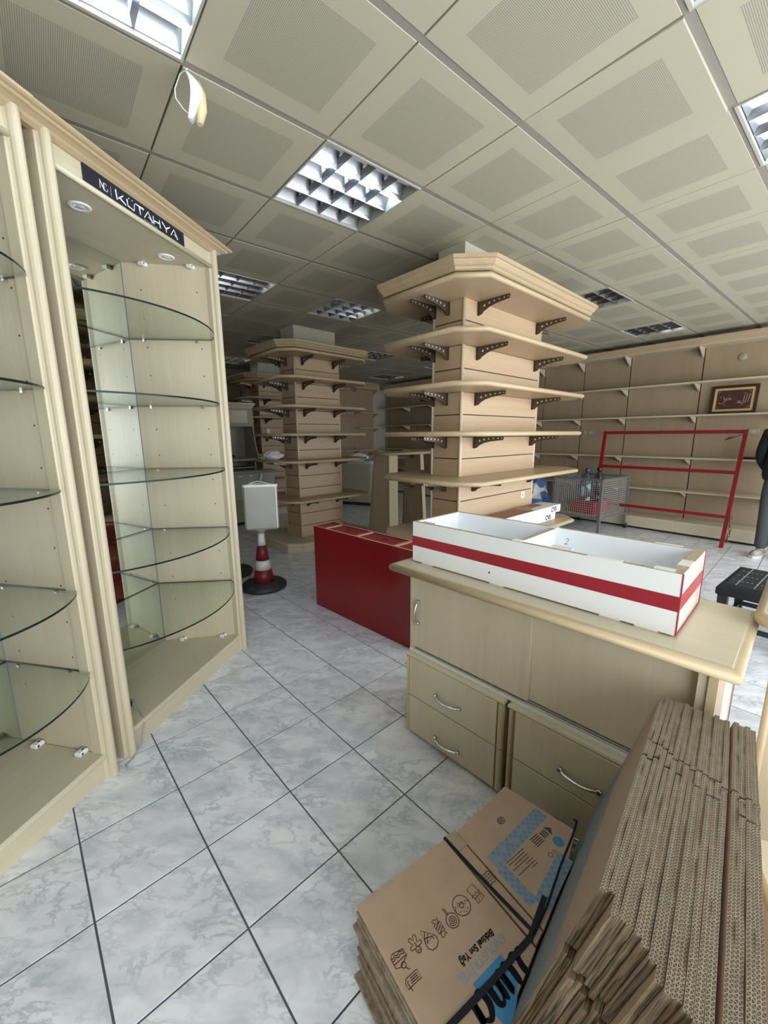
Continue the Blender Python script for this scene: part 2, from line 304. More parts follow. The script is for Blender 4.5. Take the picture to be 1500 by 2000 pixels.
# ------------------------------------------------------------------ mesh building
class MB:
    def __init__(self): self.v = []; self.f = []; self.m = []; self.s = []; self.uv = {}
    def add(self, vs, fs, m=0, smooth=False):
        o = len(self.v); self.v += [tuple(p) for p in vs]
        for f in fs: self.f.append(tuple(i+o for i in f)); self.m.append(m); self.s.append(smooth)
        return o
    def box(self, x0, x1, y0, y1, z0, z1, m=0, mat=None):
        vs = [(x0, y0, z0), (x1, y0, z0), (x1, y1, z0), (x0, y1, z0), (x0, y0, z1), (x1, y0, z1), (x1, y1, z1), (x0, y1, z1)]
        if mat is not None: vs = [mat @ Vector(p) for p in vs]
        self.add(vs, [(3, 2, 1, 0), (4, 5, 6, 7), (0, 1, 5, 4), (1, 2, 6, 5), (2, 3, 7, 6), (3, 0, 4, 7)], m); return self
    def rings(self, rings, m=0, smooth=False, caps=True, closed=True, capm=None):
        n = len(rings[0]); o = len(self.v)
        for r in rings: self.v += [tuple(p) for p in r]
        for k in range(len(rings)-1):
            for i in range(n if closed else n-1):
                j = (i+1) % n
                self.f.append((o+k*n+i, o+k*n+j, o+(k+1)*n+j, o+(k+1)*n+i)); self.m.append(m); self.s.append(smooth)
        if caps:
            cm = m if capm is None else capm
            self.f.append(tuple(o+i for i in reversed(range(n)))); self.m.append(cm); self.s.append(False)
            b = o+(len(rings)-1)*n
            self.f.append(tuple(b+i for i in range(n))); self.m.append(cm); self.s.append(False)
        return self
    def slab(self, poly, profile, m=0, smooth=False, capm=None):
        """convex counter-clockwise polygon lifted through (inset, z) steps"""
        self.rings([[(p[0], p[1], z) for p in inset(poly, d)] for d, z in profile], m, smooth, True, True, capm); return self
    def prism(self, poly, z0, z1, m=0): return self.slab(poly, [(0, z0), (0, z1)], m)
    def rbox(self, x0, x1, y0, y1, z0, z1, r=0.003, m=0):
        return self.slab([(x0, y0), (x1, y0), (x1, y1), (x0, y1)], [(r, z0), (0, z0+r), (0, z1-r), (r, z1)], m)
    def tube(self, pts, r, n=8, m=0, smooth=True, closed=False):
        pts = [Vector(p) for p in pts]; rs = r if isinstance(r, (list, tuple)) else [r]*len(pts)
        rings = []; ref = None
        for i, p in enumerate(pts):
            d = (pts[min(i+1, len(pts)-1)]-pts[max(i-1, 0)]).normalized()
            if ref is None: ref = Vector((0, 0, 1)) if abs(d.z) < 0.9 else Vector((1, 0, 0))
            a = d.cross(ref).normalized(); bb = a.cross(d).normalized(); ref = bb
            rings.append([p+a*rs[i]*math.cos(2*PI*k/n)+bb*rs[i]*math.sin(2*PI*k/n) for k in range(n)])
        return self.rings(rings, m, smooth)
    def lathe(self, prof, n=24, cx=0, cy=0, m=0, smooth=True, caps=True):
        return self.rings([[(cx+r*math.cos(2*PI*k/n), cy+r*math.sin(2*PI*k/n), z) for k in range(n)] for r, z in prof], m, smooth, caps)
    def sweep(self, path, profile, m=0, smooth=False):
        """open plan path, profile of (out, z) points with out to the right-hand side of travel; mitred, capped"""
        n = len(path); rings = []
        for i, p in enumerate(path):
            p = Vector(p)
            d0 = (p-Vector(path[i-1])).normalized() if i > 0 else None
            d1 = (Vector(path[i+1])-p).normalized() if i < n-1 else None
            if d0 is None: nn, k = Vector((d1.y, -d1.x)), 1
            elif d1 is None: nn, k = Vector((d0.y, -d0.x)), 1
            else:
                n0, n1 = Vector((d0.y, -d0.x)), Vector((d1.y, -d1.x)); nn = (n0+n1).normalized(); k = 1/max(0.3, nn.dot(n0))
            rings.append([(p.x+nn.x*o*k, p.y+nn.y*o*k, z) for o, z in profile])
        self.rings(rings, m, smooth); return self
    def build(self, name, mats, parent=None, loc=(0, 0, 0), rot=None):
        me = bpy.data.meshes.new(name); me.from_pydata(self.v, [], self.f)
        if not isinstance(mats, (list, tuple)): mats = [mats]
        for mm in mats: me.materials.append(mm)
        me.polygons.foreach_set('material_index', self.m); me.polygons.foreach_set('use_smooth', self.s)
        if self.uv:
            ul = me.uv_layers.new(name='UVMap')
            for pi, p in enumerate(me.polygons):
                if pi in self.uv:
                    for li, c in zip(p.loop_indices, self.uv[pi]): ul.data[li].uv = c
        me.update()
        o = bpy.data.objects.new(name, me); COL.objects.link(o); o.location = loc
        if rot is not None: o.rotation_euler = rot
        if parent is not None: o.parent = parent
        return o
def inset(poly, d):
    if abs(d) < 1e-9: return [tuple(p[:2]) for p in poly]
    n = len(poly); out = []
    for i in range(n):
        a, b, c = Vector(poly[i-1][:2]), Vector(poly[i][:2]), Vector(poly[(i+1) % n][:2])
        e0, e1 = (b-a).normalized(), (c-b).normalized()
        n0, n1 = Vector((-e0.y, e0.x)), Vector((-e1.y, e1.x)); nn = (n0+n1).normalized()
        q = b+nn*(d/max(0.25, nn.dot(n0))); out.append((q.x, q.y))
    return out
def bull(z0, z1, r=None, n=4):
    """profile of a full-round edge between z0 and z1"""
    h = (z1-z0)/2; r = r or h; zm = (z0+z1)/2; out = []
    for k in range(n*2+1):
        a = -PI/2+PI*k/(n*2); out.append((r*(1-math.cos(a)), zm+h*math.sin(a)))
    return out
def thing(name, label, cat, loc=(0, 0, 0), rotz=0, group=None):
    o = bpy.data.objects.new(name, None); COL.objects.link(o); o.empty_display_size = 0.05
    o.location = loc; o.rotation_euler = (0, 0, rotz); o['label'] = label; o['category'] = cat
    if group: o['group'] = group
    return o
def tag(o, label, cat, group=None):
    o['label'] = label; o['category'] = cat
    if group: o['group'] = group
    return o
def struct(o): o['kind'] = 'structure'; return o
def dup(o, parent):
    c = o.copy(); COL.objects.link(c); c.parent = parent
    for ch in o.children: dup(ch, c)
    return c
def text_mesh(txt, size, name, mat, parent, mtx, shear=0.0, bold=0.0, space=1.0, align='LEFT', sx=1.0):
    cu = bpy.data.curves.new('lettering', 'FONT'); cu.body = txt; cu.size = size; cu.shear = shear; cu.offset = bold; cu.extrude = 0.0003
    cu.space_character = space; cu.align_x = align; cu.resolution_u = 3
    tmp = bpy.data.objects.new('lettering', cu); COL.objects.link(tmp)
    bpy.context.view_layer.update()
    me = bpy.data.meshes.new_from_object(tmp.evaluated_get(bpy.context.evaluated_depsgraph_get()))
    bpy.data.objects.remove(tmp)
    me.transform(Matrix.Diagonal((sx, 1, 1, 1))); me.transform(mtx); me.materials.clear(); me.materials.append(mat)
    o = bpy.data.objects.new(name, me); COL.objects.link(o)
    if parent: o.parent = parent
    return o
def frame_mtx(o, x, y):
    x, y = Vector(x).normalized(), Vector(y); y = (y-x*y.dot(x)).normalized(); z = x.cross(y)
    return Matrix(((x.x, y.x, z.x, o[0]), (x.y, y.y, z.y, o[1]), (x.z, y.z, z.z, o[2]), (0, 0, 0, 1)))
def ribbon(mb, pts, w, m=0, closed=False, h=0.0003):
    """flat printed stroke in a plane: 2D points, width or (w0,w1)"""
    P = [Vector(p) for p in pts]; n = len(P)
    ws = w if isinstance(w, (list, tuple)) else [w]*n
    L_, R_ = [], []
    for i, p in enumerate(P):
        a = P[i-1] if (i > 0 or closed) else p; b = P[(i+1) % n] if (i < n-1 or closed) else p
        d = (b-a); d = d.normalized() if d.length > 1e-9 else Vector((1, 0)); q = Vector((-d.y, d.x))*ws[i]/2
        L_.append((p.x+q.x, p.y+q.y, h)); R_.append((p.x-q.x, p.y-q.y, h))
    o = len(mb.v); mb.v += L_+R_
    for i in range(n if closed else n-1):
        j = (i+1) % n
        mb.f.append((o+n+i, o+n+j, o+j, o+i)); mb.m.append(m); mb.s.append(False)
    return mb
def circ(cx, cy, rx, ry=None, n=20, a0=0, a1=2*PI): ry = ry or rx; return [(cx+rx*math.cos(a0+(a1-a0)*k/n), cy+ry*math.sin(a0+(a1-a0)*k/n)) for k in range(n)]
def px_of(p):
    v = Vector(p)-Vector((0, 0, H)); d = v.dot(FW)
    if d < 0.05: return None
    return 750+F_PX*v.dot(RT)/d, 1000-F_PX*v.dot(UPV)/d
def bow_handle(mb, a, b, out, r=0.005, rise=0.028, m=0):
    """arched pull between two feet"""
    a, b, out = Vector(a), Vector(b), Vector(out)
    pts = [a+(b-a)*t+out*(rise*(math.sin(PI*t)**0.55)) for t in [k/12 for k in range(13)]]
    mb.tube(pts, r, 8, m)
    for p in (a, b):
        d = (b-a).normalized()*0.006
        mb.tube([p-out*0.0005, p+out*0.012], 0.009, 10, m)
    return mb

# ------------------------------------------------------------------ room shell
def quad_wall(name, s0, t0, s1, t1, z0, z1, mat, thick=0.08):
    a, b = st(s0, t0), st(s1, t1); d = (b-a).normalized(); n = Vector((d.y, -d.x, 0))*thick
    mb = MB(); mb.prism([(a.x, a.y), (a.x+n.x, a.y+n.y), (b.x+n.x, b.y+n.y), (b.x, b.y)], z0, z1)
    return struct(mb.build(name, mat))
quad_wall('wall_right', S1, T0, S1, T1, 0, 2.85, WALLP)
quad_wall('wall_back', S1, T1, S0, T1, 0, 2.85, WALLP)
quad_wall('wall_left', S0, T1, S0, T0, 0, 2.85, WALLP)
# street side behind the camera: a shop front, open between low sill and header
quad_wall('wall_front', S0, T0, S1, T0, 2.42, 2.85, WALLP)
for k, s in enumerate((S0, S0+2.2, S0+4.5, S0+6.8, S1-0.09)):
    quad_wall('trim_%d' % (k+1), s, T0, s+0.09, T0, 0.0, 2.42, WALLP)

fa, fb, f0, T = Vector((0.7333, 0.6798, 0)), Vector((0.6798, -0.7333, 0)), Vector((-1.111, 1.212, 0)), 0.3333
floor = MB(); c4 = [st(S0, T0), st(S1, T0), st(S1, T1), st(S0, T1)]
floor.prism([(p.x, p.y) for p in c4], -0.06, -0.0025)
floor = struct(floor.build('floor', GROUT))
half = (T-0.0058)/2
tile = MB(); tile.slab([(-half, -half), (half, -half), (half, half), (-half, half)], [(0, -0.006), (0, -0.0006), (0.0008, 0.0)])
tile_o = tile.build('tile', MARBLE, floor)
tile_me = tile_o.data; fang = math.atan2(fa.y, fa.x)
cand = []
for i in range(-22, 32):
    for j in range(-30, 22):
        c = f0+fa*(T*(i+0.5))+fb*(T*(j+0.5)); s, t = c.dot(CA), c.dot(E1)
        if not (S0+0.24 < s < S1-0.24 and T0+0.24 < t < T1-0.24): continue
        vis = False
        for (du, dv) in ((0, 0), (.5, .5), (.5, -.5), (-.5, .5), (-.5, -.5)):
            p = px_of(c+fa*(T*du)+fb*(T*dv))
            if p and -20 < p[0] < 1520 and -20 < p[1] < 2020: vis = True
        hid = c.x < -1.12-0.205*(2.1-c.y) and c.y < 2.6 or c.x < -1.6 and c.y < 3.2      # under the cabinets and behind them
        cand.append((0 if vis and not hid else 1, c.length, c))
cand.sort(key=lambda q: (q[0], q[1]))
first = True
rest = MB()
for k, (_, d, c) in enumerate(cand):
    if k < 300:
        o = tile_o if first else tile_o.copy()
        if not first: COL.objects.link(o); o.parent = floor
        first = False; o.location = (c.x, c.y, 0); o.rotation_euler = (0, 0, fang)
    else:
        q = [c+fa*a+fb*b for a, b in ((-half, half), (-half, -half), (half, -half), (half, half))]
        rest.slab([(p.x, p.y) for p in q], [(0, -0.006), (0, -0.0006), (0.0008, 0.0)])
r = rest.build('tile_field', MARBLE, floor); r['kind'] = 'stuff'

# ceiling: gridded metal panels under a slab
LAMPS = {(0, 2): 4, (2, 4): 4, (4, 4): 4, (2, 1): 1, (2, -2): 2, (4, -2): 3, (7, 1): 0, (10, 1): 2, (4, -5): 3, (4, -8): 2, (7, -5): 0, (10, -5): 1, (10, -8): 2}
ceil = MB(); ceil.prism([(p.x, p.y) for p in c4], HC+0.1, HC+0.16)
ceil = struct(ceil.build('ceiling', CEILBASE))
bars = MB()
def cc(i, j): return C0+CA*(0.6*i)+CB*(0.6*j)
for j in range(-14, 9):                                   # wide grid bars run along CA
    a, b = cc(-9, j), cc(13.5, j)
    if not (T0+0.05 < a.dot(E1) < T1-0.05): continue
    s0, s1 = S0, S1; t = a.dot(E1); pa, pb = st(s0, t), st(s1, t); n = E1*0.0145
    bars.prism([((pa-n).x, (pa-n).y), ((pb-n).x, (pb-n).y), ((pb+n).x, (pb+n).y), ((pa+n).x, (pa+n).y)], HC+0.0012, HC+0.03)
bars = bars.build('ceiling_grid', CEILBASE, ceil); bars['kind'] = 'stuff'
pn = MB(); hx, hy = 0.2965, 0.2845
pn.slab([(-hx, -hy), (hx, -hy), (hx, hy), (-hx, hy)], [(0.0012, 0.0), (0, 0.0012), (0, 0.02)])
pn_o = pn.build('ceiling_panel', PANEL, ceil)
cand = []
for i in range(-9, 15):
    for j in range(-16, 10):
        if (i, j) in LAMPS: continue
        c = cc(i+0.5, j+0.5); s, t = c.dot(CA), c.dot(E1)
        if not (S0+0.29 < s < S1-0.29 and T0+0.29 < t < T1-0.29): continue
        vis = False
        for (du, dv) in ((0, 0), (.5, .5), (.5, -.5), (-.5, .5), (-.5, -.5)):
            p = px_of(cc(i+0.5+du, j+0.5+dv)+Vector((0, 0, HC)))
            if p and -30 < p[0] < 1530 and -30 < p[1] < 1000: vis = True
        cand.append((0 if vis else 1, c.length, c, (i, j)))
cand.sort(key=lambda q: (q[0], q[1]))
first = True; rest = MB()
for k, (_, d, c, ij) in enumerate(cand):
    if k < 300:
        o = pn_o if first else pn_o.copy()
        if not first: COL.objects.link(o); o.parent = ceil
        first = False
        o.location = (c.x, c.y, HC+random.uniform(-0.0012, 0.0012))
        tilt = (random.gauss(0, 0.002), random.gauss(0, 0.002))
        if ij == (3, 3): tilt = (0.018, 0.012); o.location.z -= 0.006          # the panel that has dropped at one corner
        o.rotation_euler = (tilt[0], tilt[1], GA)
    else:
        q = [c+CA*a+E1*b for a, b in ((-hx, -hy), (hx, -hy), (hx, hy), (-hx, hy))]
        rest.slab([(p.x, p.y) for p in q], [(0.004, HC), (0, HC+0.004), (0, HC+0.02)])
if rest.v: r = rest.build('ceiling_field', CEILPLAIN, ceil); r['kind'] = 'stuff'

# ------------------------------------------------------------------ louvre ceiling lights
LLAB = {(0, 2): 'brightly lit louvre ceiling light cut by the top left corner', (2, 4): 'lit louvre ceiling light just peeping in at the top right edge',
        (4, 4): 'bright bluish louvre ceiling light at the right edge', (2, 1): 'large louvre ceiling light with one lit tube over the aisle',
        (2, -2): 'louvre ceiling light beside the cornice end of the display cabinet', (4, -2): 'louvre ceiling light above the second shelving pillar',
        (7, 1): 'unlit louvre ceiling light behind the crown of the near pillar', (10, 1): 'half lit louvre ceiling light near the right wall shelving',
        (4, -5): 'small lit louvre light behind the second pillar column', (4, -8): 'far louvre light low beside the display cabinet post',
        (7, -5): 'dim louvre light between the two pillar crowns', (10, -5): 'far louvre light just left of the near pillar', (10, -8): 'farthest louvre light above the back corner shelving'}
def lane(y0, y1):
    mb = MB(); n = 8; rr = []
    for x in (-0.288, 0.288):
        rr.append([(x, y0+(y1-y0)*k/n, 0.012+0.062*(1-((2*k/n-1)**2))) for k in range(n+1)])
    mb.rings(rr, 0, True, False, False); return mb
lamp_parts = {}
for ij, lit in LAMPS.items():
    c = cc(ij[0]+0.5, ij[1]+0.5)
    t = thing('louvre_light', LLAB[ij], 'ceiling light', (c.x, c.y, HC), GA, 'recessed louvre ceiling lights')
    def put(key, mk, name, mats, parent):
        if key not in lamp_parts: lamp_parts[key] = mk().build(name, mats).data; bpy.data.objects.remove([o for o in bpy.data.objects if o.data == lamp_parts[key]][0])
        o = bpy.data.objects.new(name, lamp_parts[key]); COL.objects.link(o); o.parent = parent; return o
    def mkframe():
        mb = MB()
        for a in (-1, 1):
            mb.box(-0.297, 0.297, *sorted((a*0.297, a*0.285)), -0.004, 0.085)
            mb.box(*sorted((a*0.297, a*0.289)), -0.285, 0.285, -0.004, 0.085)
        mb.box(-0.289, 0.289, -0.285, 0.285, 0.085, 0.09); return mb
    put('frame', mkframe, 'lamp_frame', LAMPFRAME, t)
    for k in range(4):
        y0 = -0.284+0.142*k+0.003; y1 = y0+0.136
        put('lane%d' % k, lambda: lane(y0, y1), 'reflector', REFLECT, t)
        # lanes are numbered from the CB side; the second lane is the one lit when only one works
        on = lit == 4 or (lit == 1 and k == 1) or (lit == 2 and k in (0, 1)) or (lit == 3 and k in (0, 1, 2))
        tm = (TUBE if ij in ((0, 2), (2, 4), (4, 4), (2, 1)) else TUBE2) if on else TUBE0
        ym = (y0+y1)/2
        put('tube%d%s' % (k, tm.name), lambda: MB().tube([(-0.283, ym, 0.052), (0.283, ym, 0.052)], 0.0125, 10), 'fluorescent_tube', tm, t)
        def mkrail():
            mb = MB()
            mb.rings([[(x, y0-0.003, 0.0), (x, y0+0.009, 0.03), (x, y0-0.015, 0.03)] for x in (-0.288, 0.288)], 0); return mb
        if k: put('rail%d' % k, mkrail, 'lane_divider', REFLECT, t)
        for b in (-1, 0, 1):
            def mkblade():
                mb = MB(); x = b*0.145
                mb.rings([[(x, y, 0.0), (x+0.010, y, 0.036), (x-0.010, y, 0.036)] for y in (y0, y1)], 0); return mb
            put('blade%d%d' % (k, b), mkblade, 'cross_blade', REFLECT, t)

# ------------------------------------------------------------------ glass display cabinets on the left
CORNICE = [(o_, 2.475+(z_-2.485)*0.62) for o_, z_ in [(-0.02, 2.485), (0.005, 2.485), (0.012, 2.492), (0.020, 2.500), (0.026, 2.512), (0.040, 2.522), (0.052, 2.528), (0.055, 2.540), (0.066, 2.544), (0.072, 2.552), (0.072, 2.566), (0.06, 2.57), (-0.02, 2.57)]]
def pilaster(x0, x1):
    """front post of a cabinet: flat back, two fillets and a half round"""
    xm, w = (x0+x1)/2, (x1-x0)
    pr = [(x1, -0.05), (x1, -0.004), (xm+0.40*w, 0.0), (xm+0.36*w, 0.004)]
    for k in range(9):
        a = PI*k/8; pr.append((xm+0.33*w*math.cos(a), 0.006+0.024*math.sin(a)))
    pr += [(xm-0.36*w, 0.004), (xm-0.40*w, 0.0), (x0, -0.004), (x0, -0.05)]
    mb = MB(); mb.rings([[(p[0], p[1], z) for p in pr] for z in (0.0, 2.49)], 0, False); return mb
def glass_shelf(poly, z):
    mb = MB(); n = len(poly); th = 0.008
    o = mb.add([(p[0], p[1], z) for p in poly]+[(p[0], p[1], z+th) for p in poly], [])
    mb.f.append(tuple(o+i for i in reversed(range(n)))); mb.m.append(0); mb.s.append(False)
    mb.f.append(tuple(o+n+i for i in range(n))); mb.m.append(0); mb.s.append(False)
    for i in range(n):
        j = (i+1) % n; mb.f.append((o+i, o+j, o+n+j, o+n+i)); mb.m.append(1); mb.s.append(False)
    return mb
def display_cabinet(label, loc, ang, width, depth, splay, zs, bowc, bowh, sag, cornice_ret, sign):
    t = thing('display_cabinet', label, 'cabinet', loc, ang, 'glass display cabinets')
    xr, xl = 0.028, width-0.028                           # inner faces of side panels at the front
    xb = xr+splay                                         # right panel at the back
    base = [(xl, -0.006), (xl, -depth), (xb, -depth), (xr, -0.006)]
    mb = MB(); mb.slab(base[::1] if area(base) > 0 else base[::-1], [(0.004, 0.088), (0, 0.092), (0, 0.112), (0.004, 0.116)])
    mb.build('platform', MAPLE_X, t)
    mb = MB(); mb.sweep([(xr, -0.004), (xl, -0.004)][::-1], [(-0.02, 0.088), (0.006, 0.088), (0.012, 0.094), (0.014, 0.102), (0.012, 0.110), (0.006, 0.1162), (-0.02, 0.1162)], 0)
    mb.build('platform_nosing', MAPLE_X, t)
    mb = MB(); mb.box(xr, xl, -0.03, -0.008, 0.0, 0.089); mb.build('plinth', MAPLE_X, t)
    def panel(x0, xbk, name):
        mb = MB(); th = 0.018 if xbk >= x0 and x0 < width/2 else -0.018
        poly = [(x0, -0.012), (xbk, -depth), (xbk-th, -depth), (x0-th, -0.012)]
        mb.prism(poly if area(poly) > 0 else poly[::-1], 0.0, 2.49); return mb.build(name, MAPLE, t)
    sp = panel(xr, xb, 'side_panel'); panel(xl, xl, 'side_panel')
    holes = MB()                                          # shelf peg holes bored in the side panel
    dv = (Vector((xb, -depth))-Vector((xr, -0.012))); dl = dv.length; dv.normalize()
    for a in (0.16, 0.80):
        for k in range(13):
            z = 0.40+0.155*k; p = Vector((xr, -0.012))+dv*(a*dl); nrm = Vector((-dv.y, dv.x)); nrm = nrm if nrm.x > 0 else -nrm
            q = [p+nrm*0.0006+dv*(0.004*math.cos(2*PI*i/8)) for i in range(8)]
            holes.add([(q[i].x, q[i].y, z+0.004*math.sin(2*PI*i/8)) for i in range(8)], [tuple(range(8))])
    h = holes.build('peg_holes', DARKGAP, sp); h['kind'] = 'stuff'
    mb = MB(); mb.box(xb, xl, -depth, -depth+0.005, 0.112, 2.395); mb.build('mirror_back', MIRROR, t, ).__setitem__('label', 'mirror lining the back')
    mb = MB(); mb.box(xb-0.001, xb+0.0035, -depth+0.0052, -depth+0.008, 0.117, 2.394); mb.build('mirror_edge_strip', CORD, t)
    mb = MB(); mb.box(xb-0.018, xl+0.018, -depth-0.012, -depth-0.001, 0.0, 2.49); mb.build('back_panel', MAPLE, t)
    top = [(xr-0.018, -0.014), (xl+0.018, -0.014), (xl+0.018, -depth), (xb-0.018, -depth)]
    mb = MB(); mb.prism(top if area(top) > 0 else top[::-1], 2.398, 2.416); mb.build('roof_panel', MAPLE_X, t)
    mb = MB(); mb.box(xr, xl, -0.018, -0.002, 2.402, 2.485); mb.build('header', MAPLE_X, t)
    mb = MB(); mb.tube([(xr, 0.002, 2.401), (xl, 0.002, 2.401)], 0.011, 10); mb.build('header_moulding', MAPLE_X, t)
    pilaster(-0.022, 0.036).build('pilaster', EDGE_Z if False else MAPLE, t); pilaster(width-0.045, width+0.012).build('pilaster', MAPLE, t)
    mb = MB(); path = [(width+0.075, 0.0), (-0.02, 0.0)]
    if cornice_ret: path.append((-0.02+0.03, -depth))
    mb.sweep(path, [(-o if False else o, z) for o, z in CORNICE][::-1], 0); mb.build('cornice', CROWN, t)
    mb = MB(); tp = [(-0.02, -0.01), (width+0.02, -0.01), (width+0.02, -depth), (0.03, -depth)]
    mb.prism(tp if area(tp) > 0 else tp[::-1], 2.495, 2.507); mb.build('top_board', MAPLE_X, t)
    for z in zs:
        pts = []
        for k in range(25):
            u = -1+2*k/24; pts.append((bowc+bowh*u, -0.006+sag*(1-u*u)**0.85 if abs(u) < 1 else -0.006))
        poly = pts+[(xl-0.002, -depth+0.008), (xb+0.003, -depth+0.008)]
        poly = poly if area(poly) > 0 else poly[::-1]
        gs = glass_shelf(poly, z).build('glass_shelf', [GLASS, GLASS_EDGE], t)
        for a in (0.2, 0.82):
            p = Vector((xr, -0.012))+dv*(a*dl)
            mb = MB(); mb.box(p.x+0.001, p.x+0.014, p.y-0.006, p.y+0.006, z-0.009, z-0.0005); mb.build('shelf_pin', NICKEL, gs)
    for a in (0.18, 0.72):                                # little white hinge blocks on the platform and under the roof
        p = Vector((xr, -0.012))+dv*(a*dl)
        for z0, z1 in ((0.1165, 0.136), (2.378, 2.3975)):
            mb = MB(); mb.rbox(p.x+0.004, p.x+0.042, p.y-0.014, p.y+0.014, z0, z1, 0.003)
            mb.lathe([(0.006, z1-0.001), (0.006, z1+0.0006)], 10, p.x+0.016, p.y, 1); mb.box(p.x+0.026, p.x+0.034, p.y+0.0135, p.y+0.0145, z0+0.004, z1-0.005, 1); mb.build('hinge_block', [WHITE_PL, DARKGAP], t)
    for x in ((0.20, 0.705) if width > 0.8 else (0.18, 0.46)):
        mb = MB(); mb.lathe([(0.020, 2.3985), (0.030, 2.393), (0.040, 2.3925), (0.043, 2.3965), (0.043, 2.3985)], 24, x, -0.15)
        d = mb.build('downlight', WHITE_PL, t)
        mb = MB(); mb.lathe([(0.0, 2.3945), (0.020, 2.3955), (0.021, 2.3985)], 16, x, -0.15, caps=False); mb.build('spot_bulb', BULB, d)
    if sign:
        x0, x1 = 0.252, 0.822
        mb = MB(); mb.rings([[(x, y, z) for x, z in ((x0, 2.415), (x0+0.012, 2.404), (x1, 2.404), (x1, 2.478), (x0, 2.478))] for y in (-0.001, 0.006)], 0)
        sg = mb.build('name_board', NAVY, t)
        # lettering runs towards -x seen from the front
        def M(xl_, z): return frame_mtx((xl_, 0.0066, z), (-1, 0, 0), (0, 0, 1))
        lt = MB(); w = 0.0072
        def stroke(x, *pts, w0=w, w1=None):
            P = [((x+a)*0.90, b*0.036) for a, b in pts]; n = len(P); w1 = w1 or w0*0.5
            ribbon(lt, P, [w0+(w1-w0)*k/max(1, n-1) for k in range(n)])
        x = 0.0                                           # K U T A H Y A in sharp slanted strokes
        stroke(x, (0.000, 1.0), (0.004, 0.0), (0.018, 0.35), (0.044, 0.86), w0=0.008, w1=0.004); stroke(x+0.020, (0.0, 0.38), (0.036, 0.0), w0=0.009, w1=0.005)
        x = 0.064; stroke(x, (0.0, 0.80), (0.003, 0.10), (0.040, 0.0), (0.046, 0.80), w0=0.008, w1=0.004)
        stroke(x+0.010, (0, 1.02), (0.006, 1.0), w0=0.006); stroke(x+0.030, (0, 1.02), (0.006, 1.0), w0=0.006)
        x = 0.114; stroke(x, (0.0, 0.92), (0.056, 0.92), w0=0.004, w1=0.009); stroke(x+0.026, (0, 0.9), (0.004, 0.0), w0=0.010, w1=0.004)
        for x in (0.168, 0.356): stroke(x, (0.0, 0.0), (0.030, 0.98), (0.056, 0.0), w0=0.004, w1=0.010); stroke(x+0.028, (0, 0.42), (0.024, 0.16), w0=0.003, w1=0.004)
        x = 0.232; stroke(x, (0.0, 0.95), (0.002, 0.0), w0=0.005, w1=0.007); stroke(x, (0.002, 0.42), (0.042, 0.50), w0=0.006, w1=0.006); stroke(x+0.044, (0, 0.95), (0.003, 0.0), w0=0.005, w1=0.008)
        x = 0.296; stroke(x, (0.0, 0.98), (0.026, 0.42), (0.028, 0.0), w0=0.008, w1=0.006); stroke(x+0.026, (0.0, 0.42), (0.034, 0.96), w0=0.008, w1=0.004)
        o = lt.build('lettering', SIGNWHITE, sg); o.matrix_local = M(0.674, 2.423)
        mg = MB(); ribbon(mg, [(0, 0), (0.002, 0.038)], 0.003); ribbon(mg, [(0.0, 0.040), (0.024, 0.0)], 0.005); ribbon(mg, [(0.024, 0.002), (0.024, 0.038)], 0.0025)
        ribbon(mg, [(0.040, 0.030), (0.034, 0.036), (0.022, 0.033), (0.018, 0.018), (0.024, 0.004), (0.036, 0.001), (0.042, 0.006), (0.042, 0.016)], 0.003)
        ribbon(mg, [(0.062, -0.004), (0.062, 0.042)], 0.0014)
        o = mg.build('monogram', SIGNWHITE, sg); o.matrix_local = M(0.752, 2.424) @ Matrix.Diagonal((0.85, 0.8, 1, 1))
        text_mesh('PORSELEN', 0.013, 'small_lettering', GREYTEXT, sg, M(0.525, 2.4085), space=1.5)
    return t
def area(p): return sum(p[i-1][0]*p[i][1]-p[i][0]*p[i-1][1] for i in range(len(p)))/2
CANG = math.radians(-101.7)
ZSH = (0.512, 0.870, 1.246, 1.616, 1.990)
cab2 = display_cabinet('tall maple display cabinet under the dark name board, with bowed glass shelves', (-0.983, 2.573, 0), CANG, 0.985, 0.445, 0.17, ZSH, 0.52, 0.455, 0.19, True, True)
cab1 = display_cabinet('maple display cabinet cut by the left edge, beside the one with the name board', (-1.196, 1.527, 0), CANG, 0.70, 0.44, 0.0, (0.494, 0.845, 1.243, 1.609, 1.978), 0.345, 0.315, 0.14, False, False)
# loose cable lying in the right cabinet
mb = MB(); mb.tube([(-1.27, 1.80, 0.14), (-1.262, 1.79, 0.165), (-1.235, 1.775, 0.165), (-1.205, 1.765, 0.14), (-1.19, 1.75, 0.122), (-1.175, 1.735, 0.121), (-1.152, 1.70, 0.10), (-1.147, 1.66, 0.03), (-1.15, 1.60, 0.006), (-1.16, 1.56, 0.004), (-1.14, 1.54, 0.004)], 0.0035, 6)
mb.tube([(-1.275, 1.805, 0.118), (-1.27, 1.80, 0.14), (-1.258, 1.792, 0.152)], 0.007, 6, 1)
tag(mb.build('loose_cable', [CORD, BLACKPLASTIC]), 'thin loose grey cable curling over the platform of the display cabinet', 'cable')

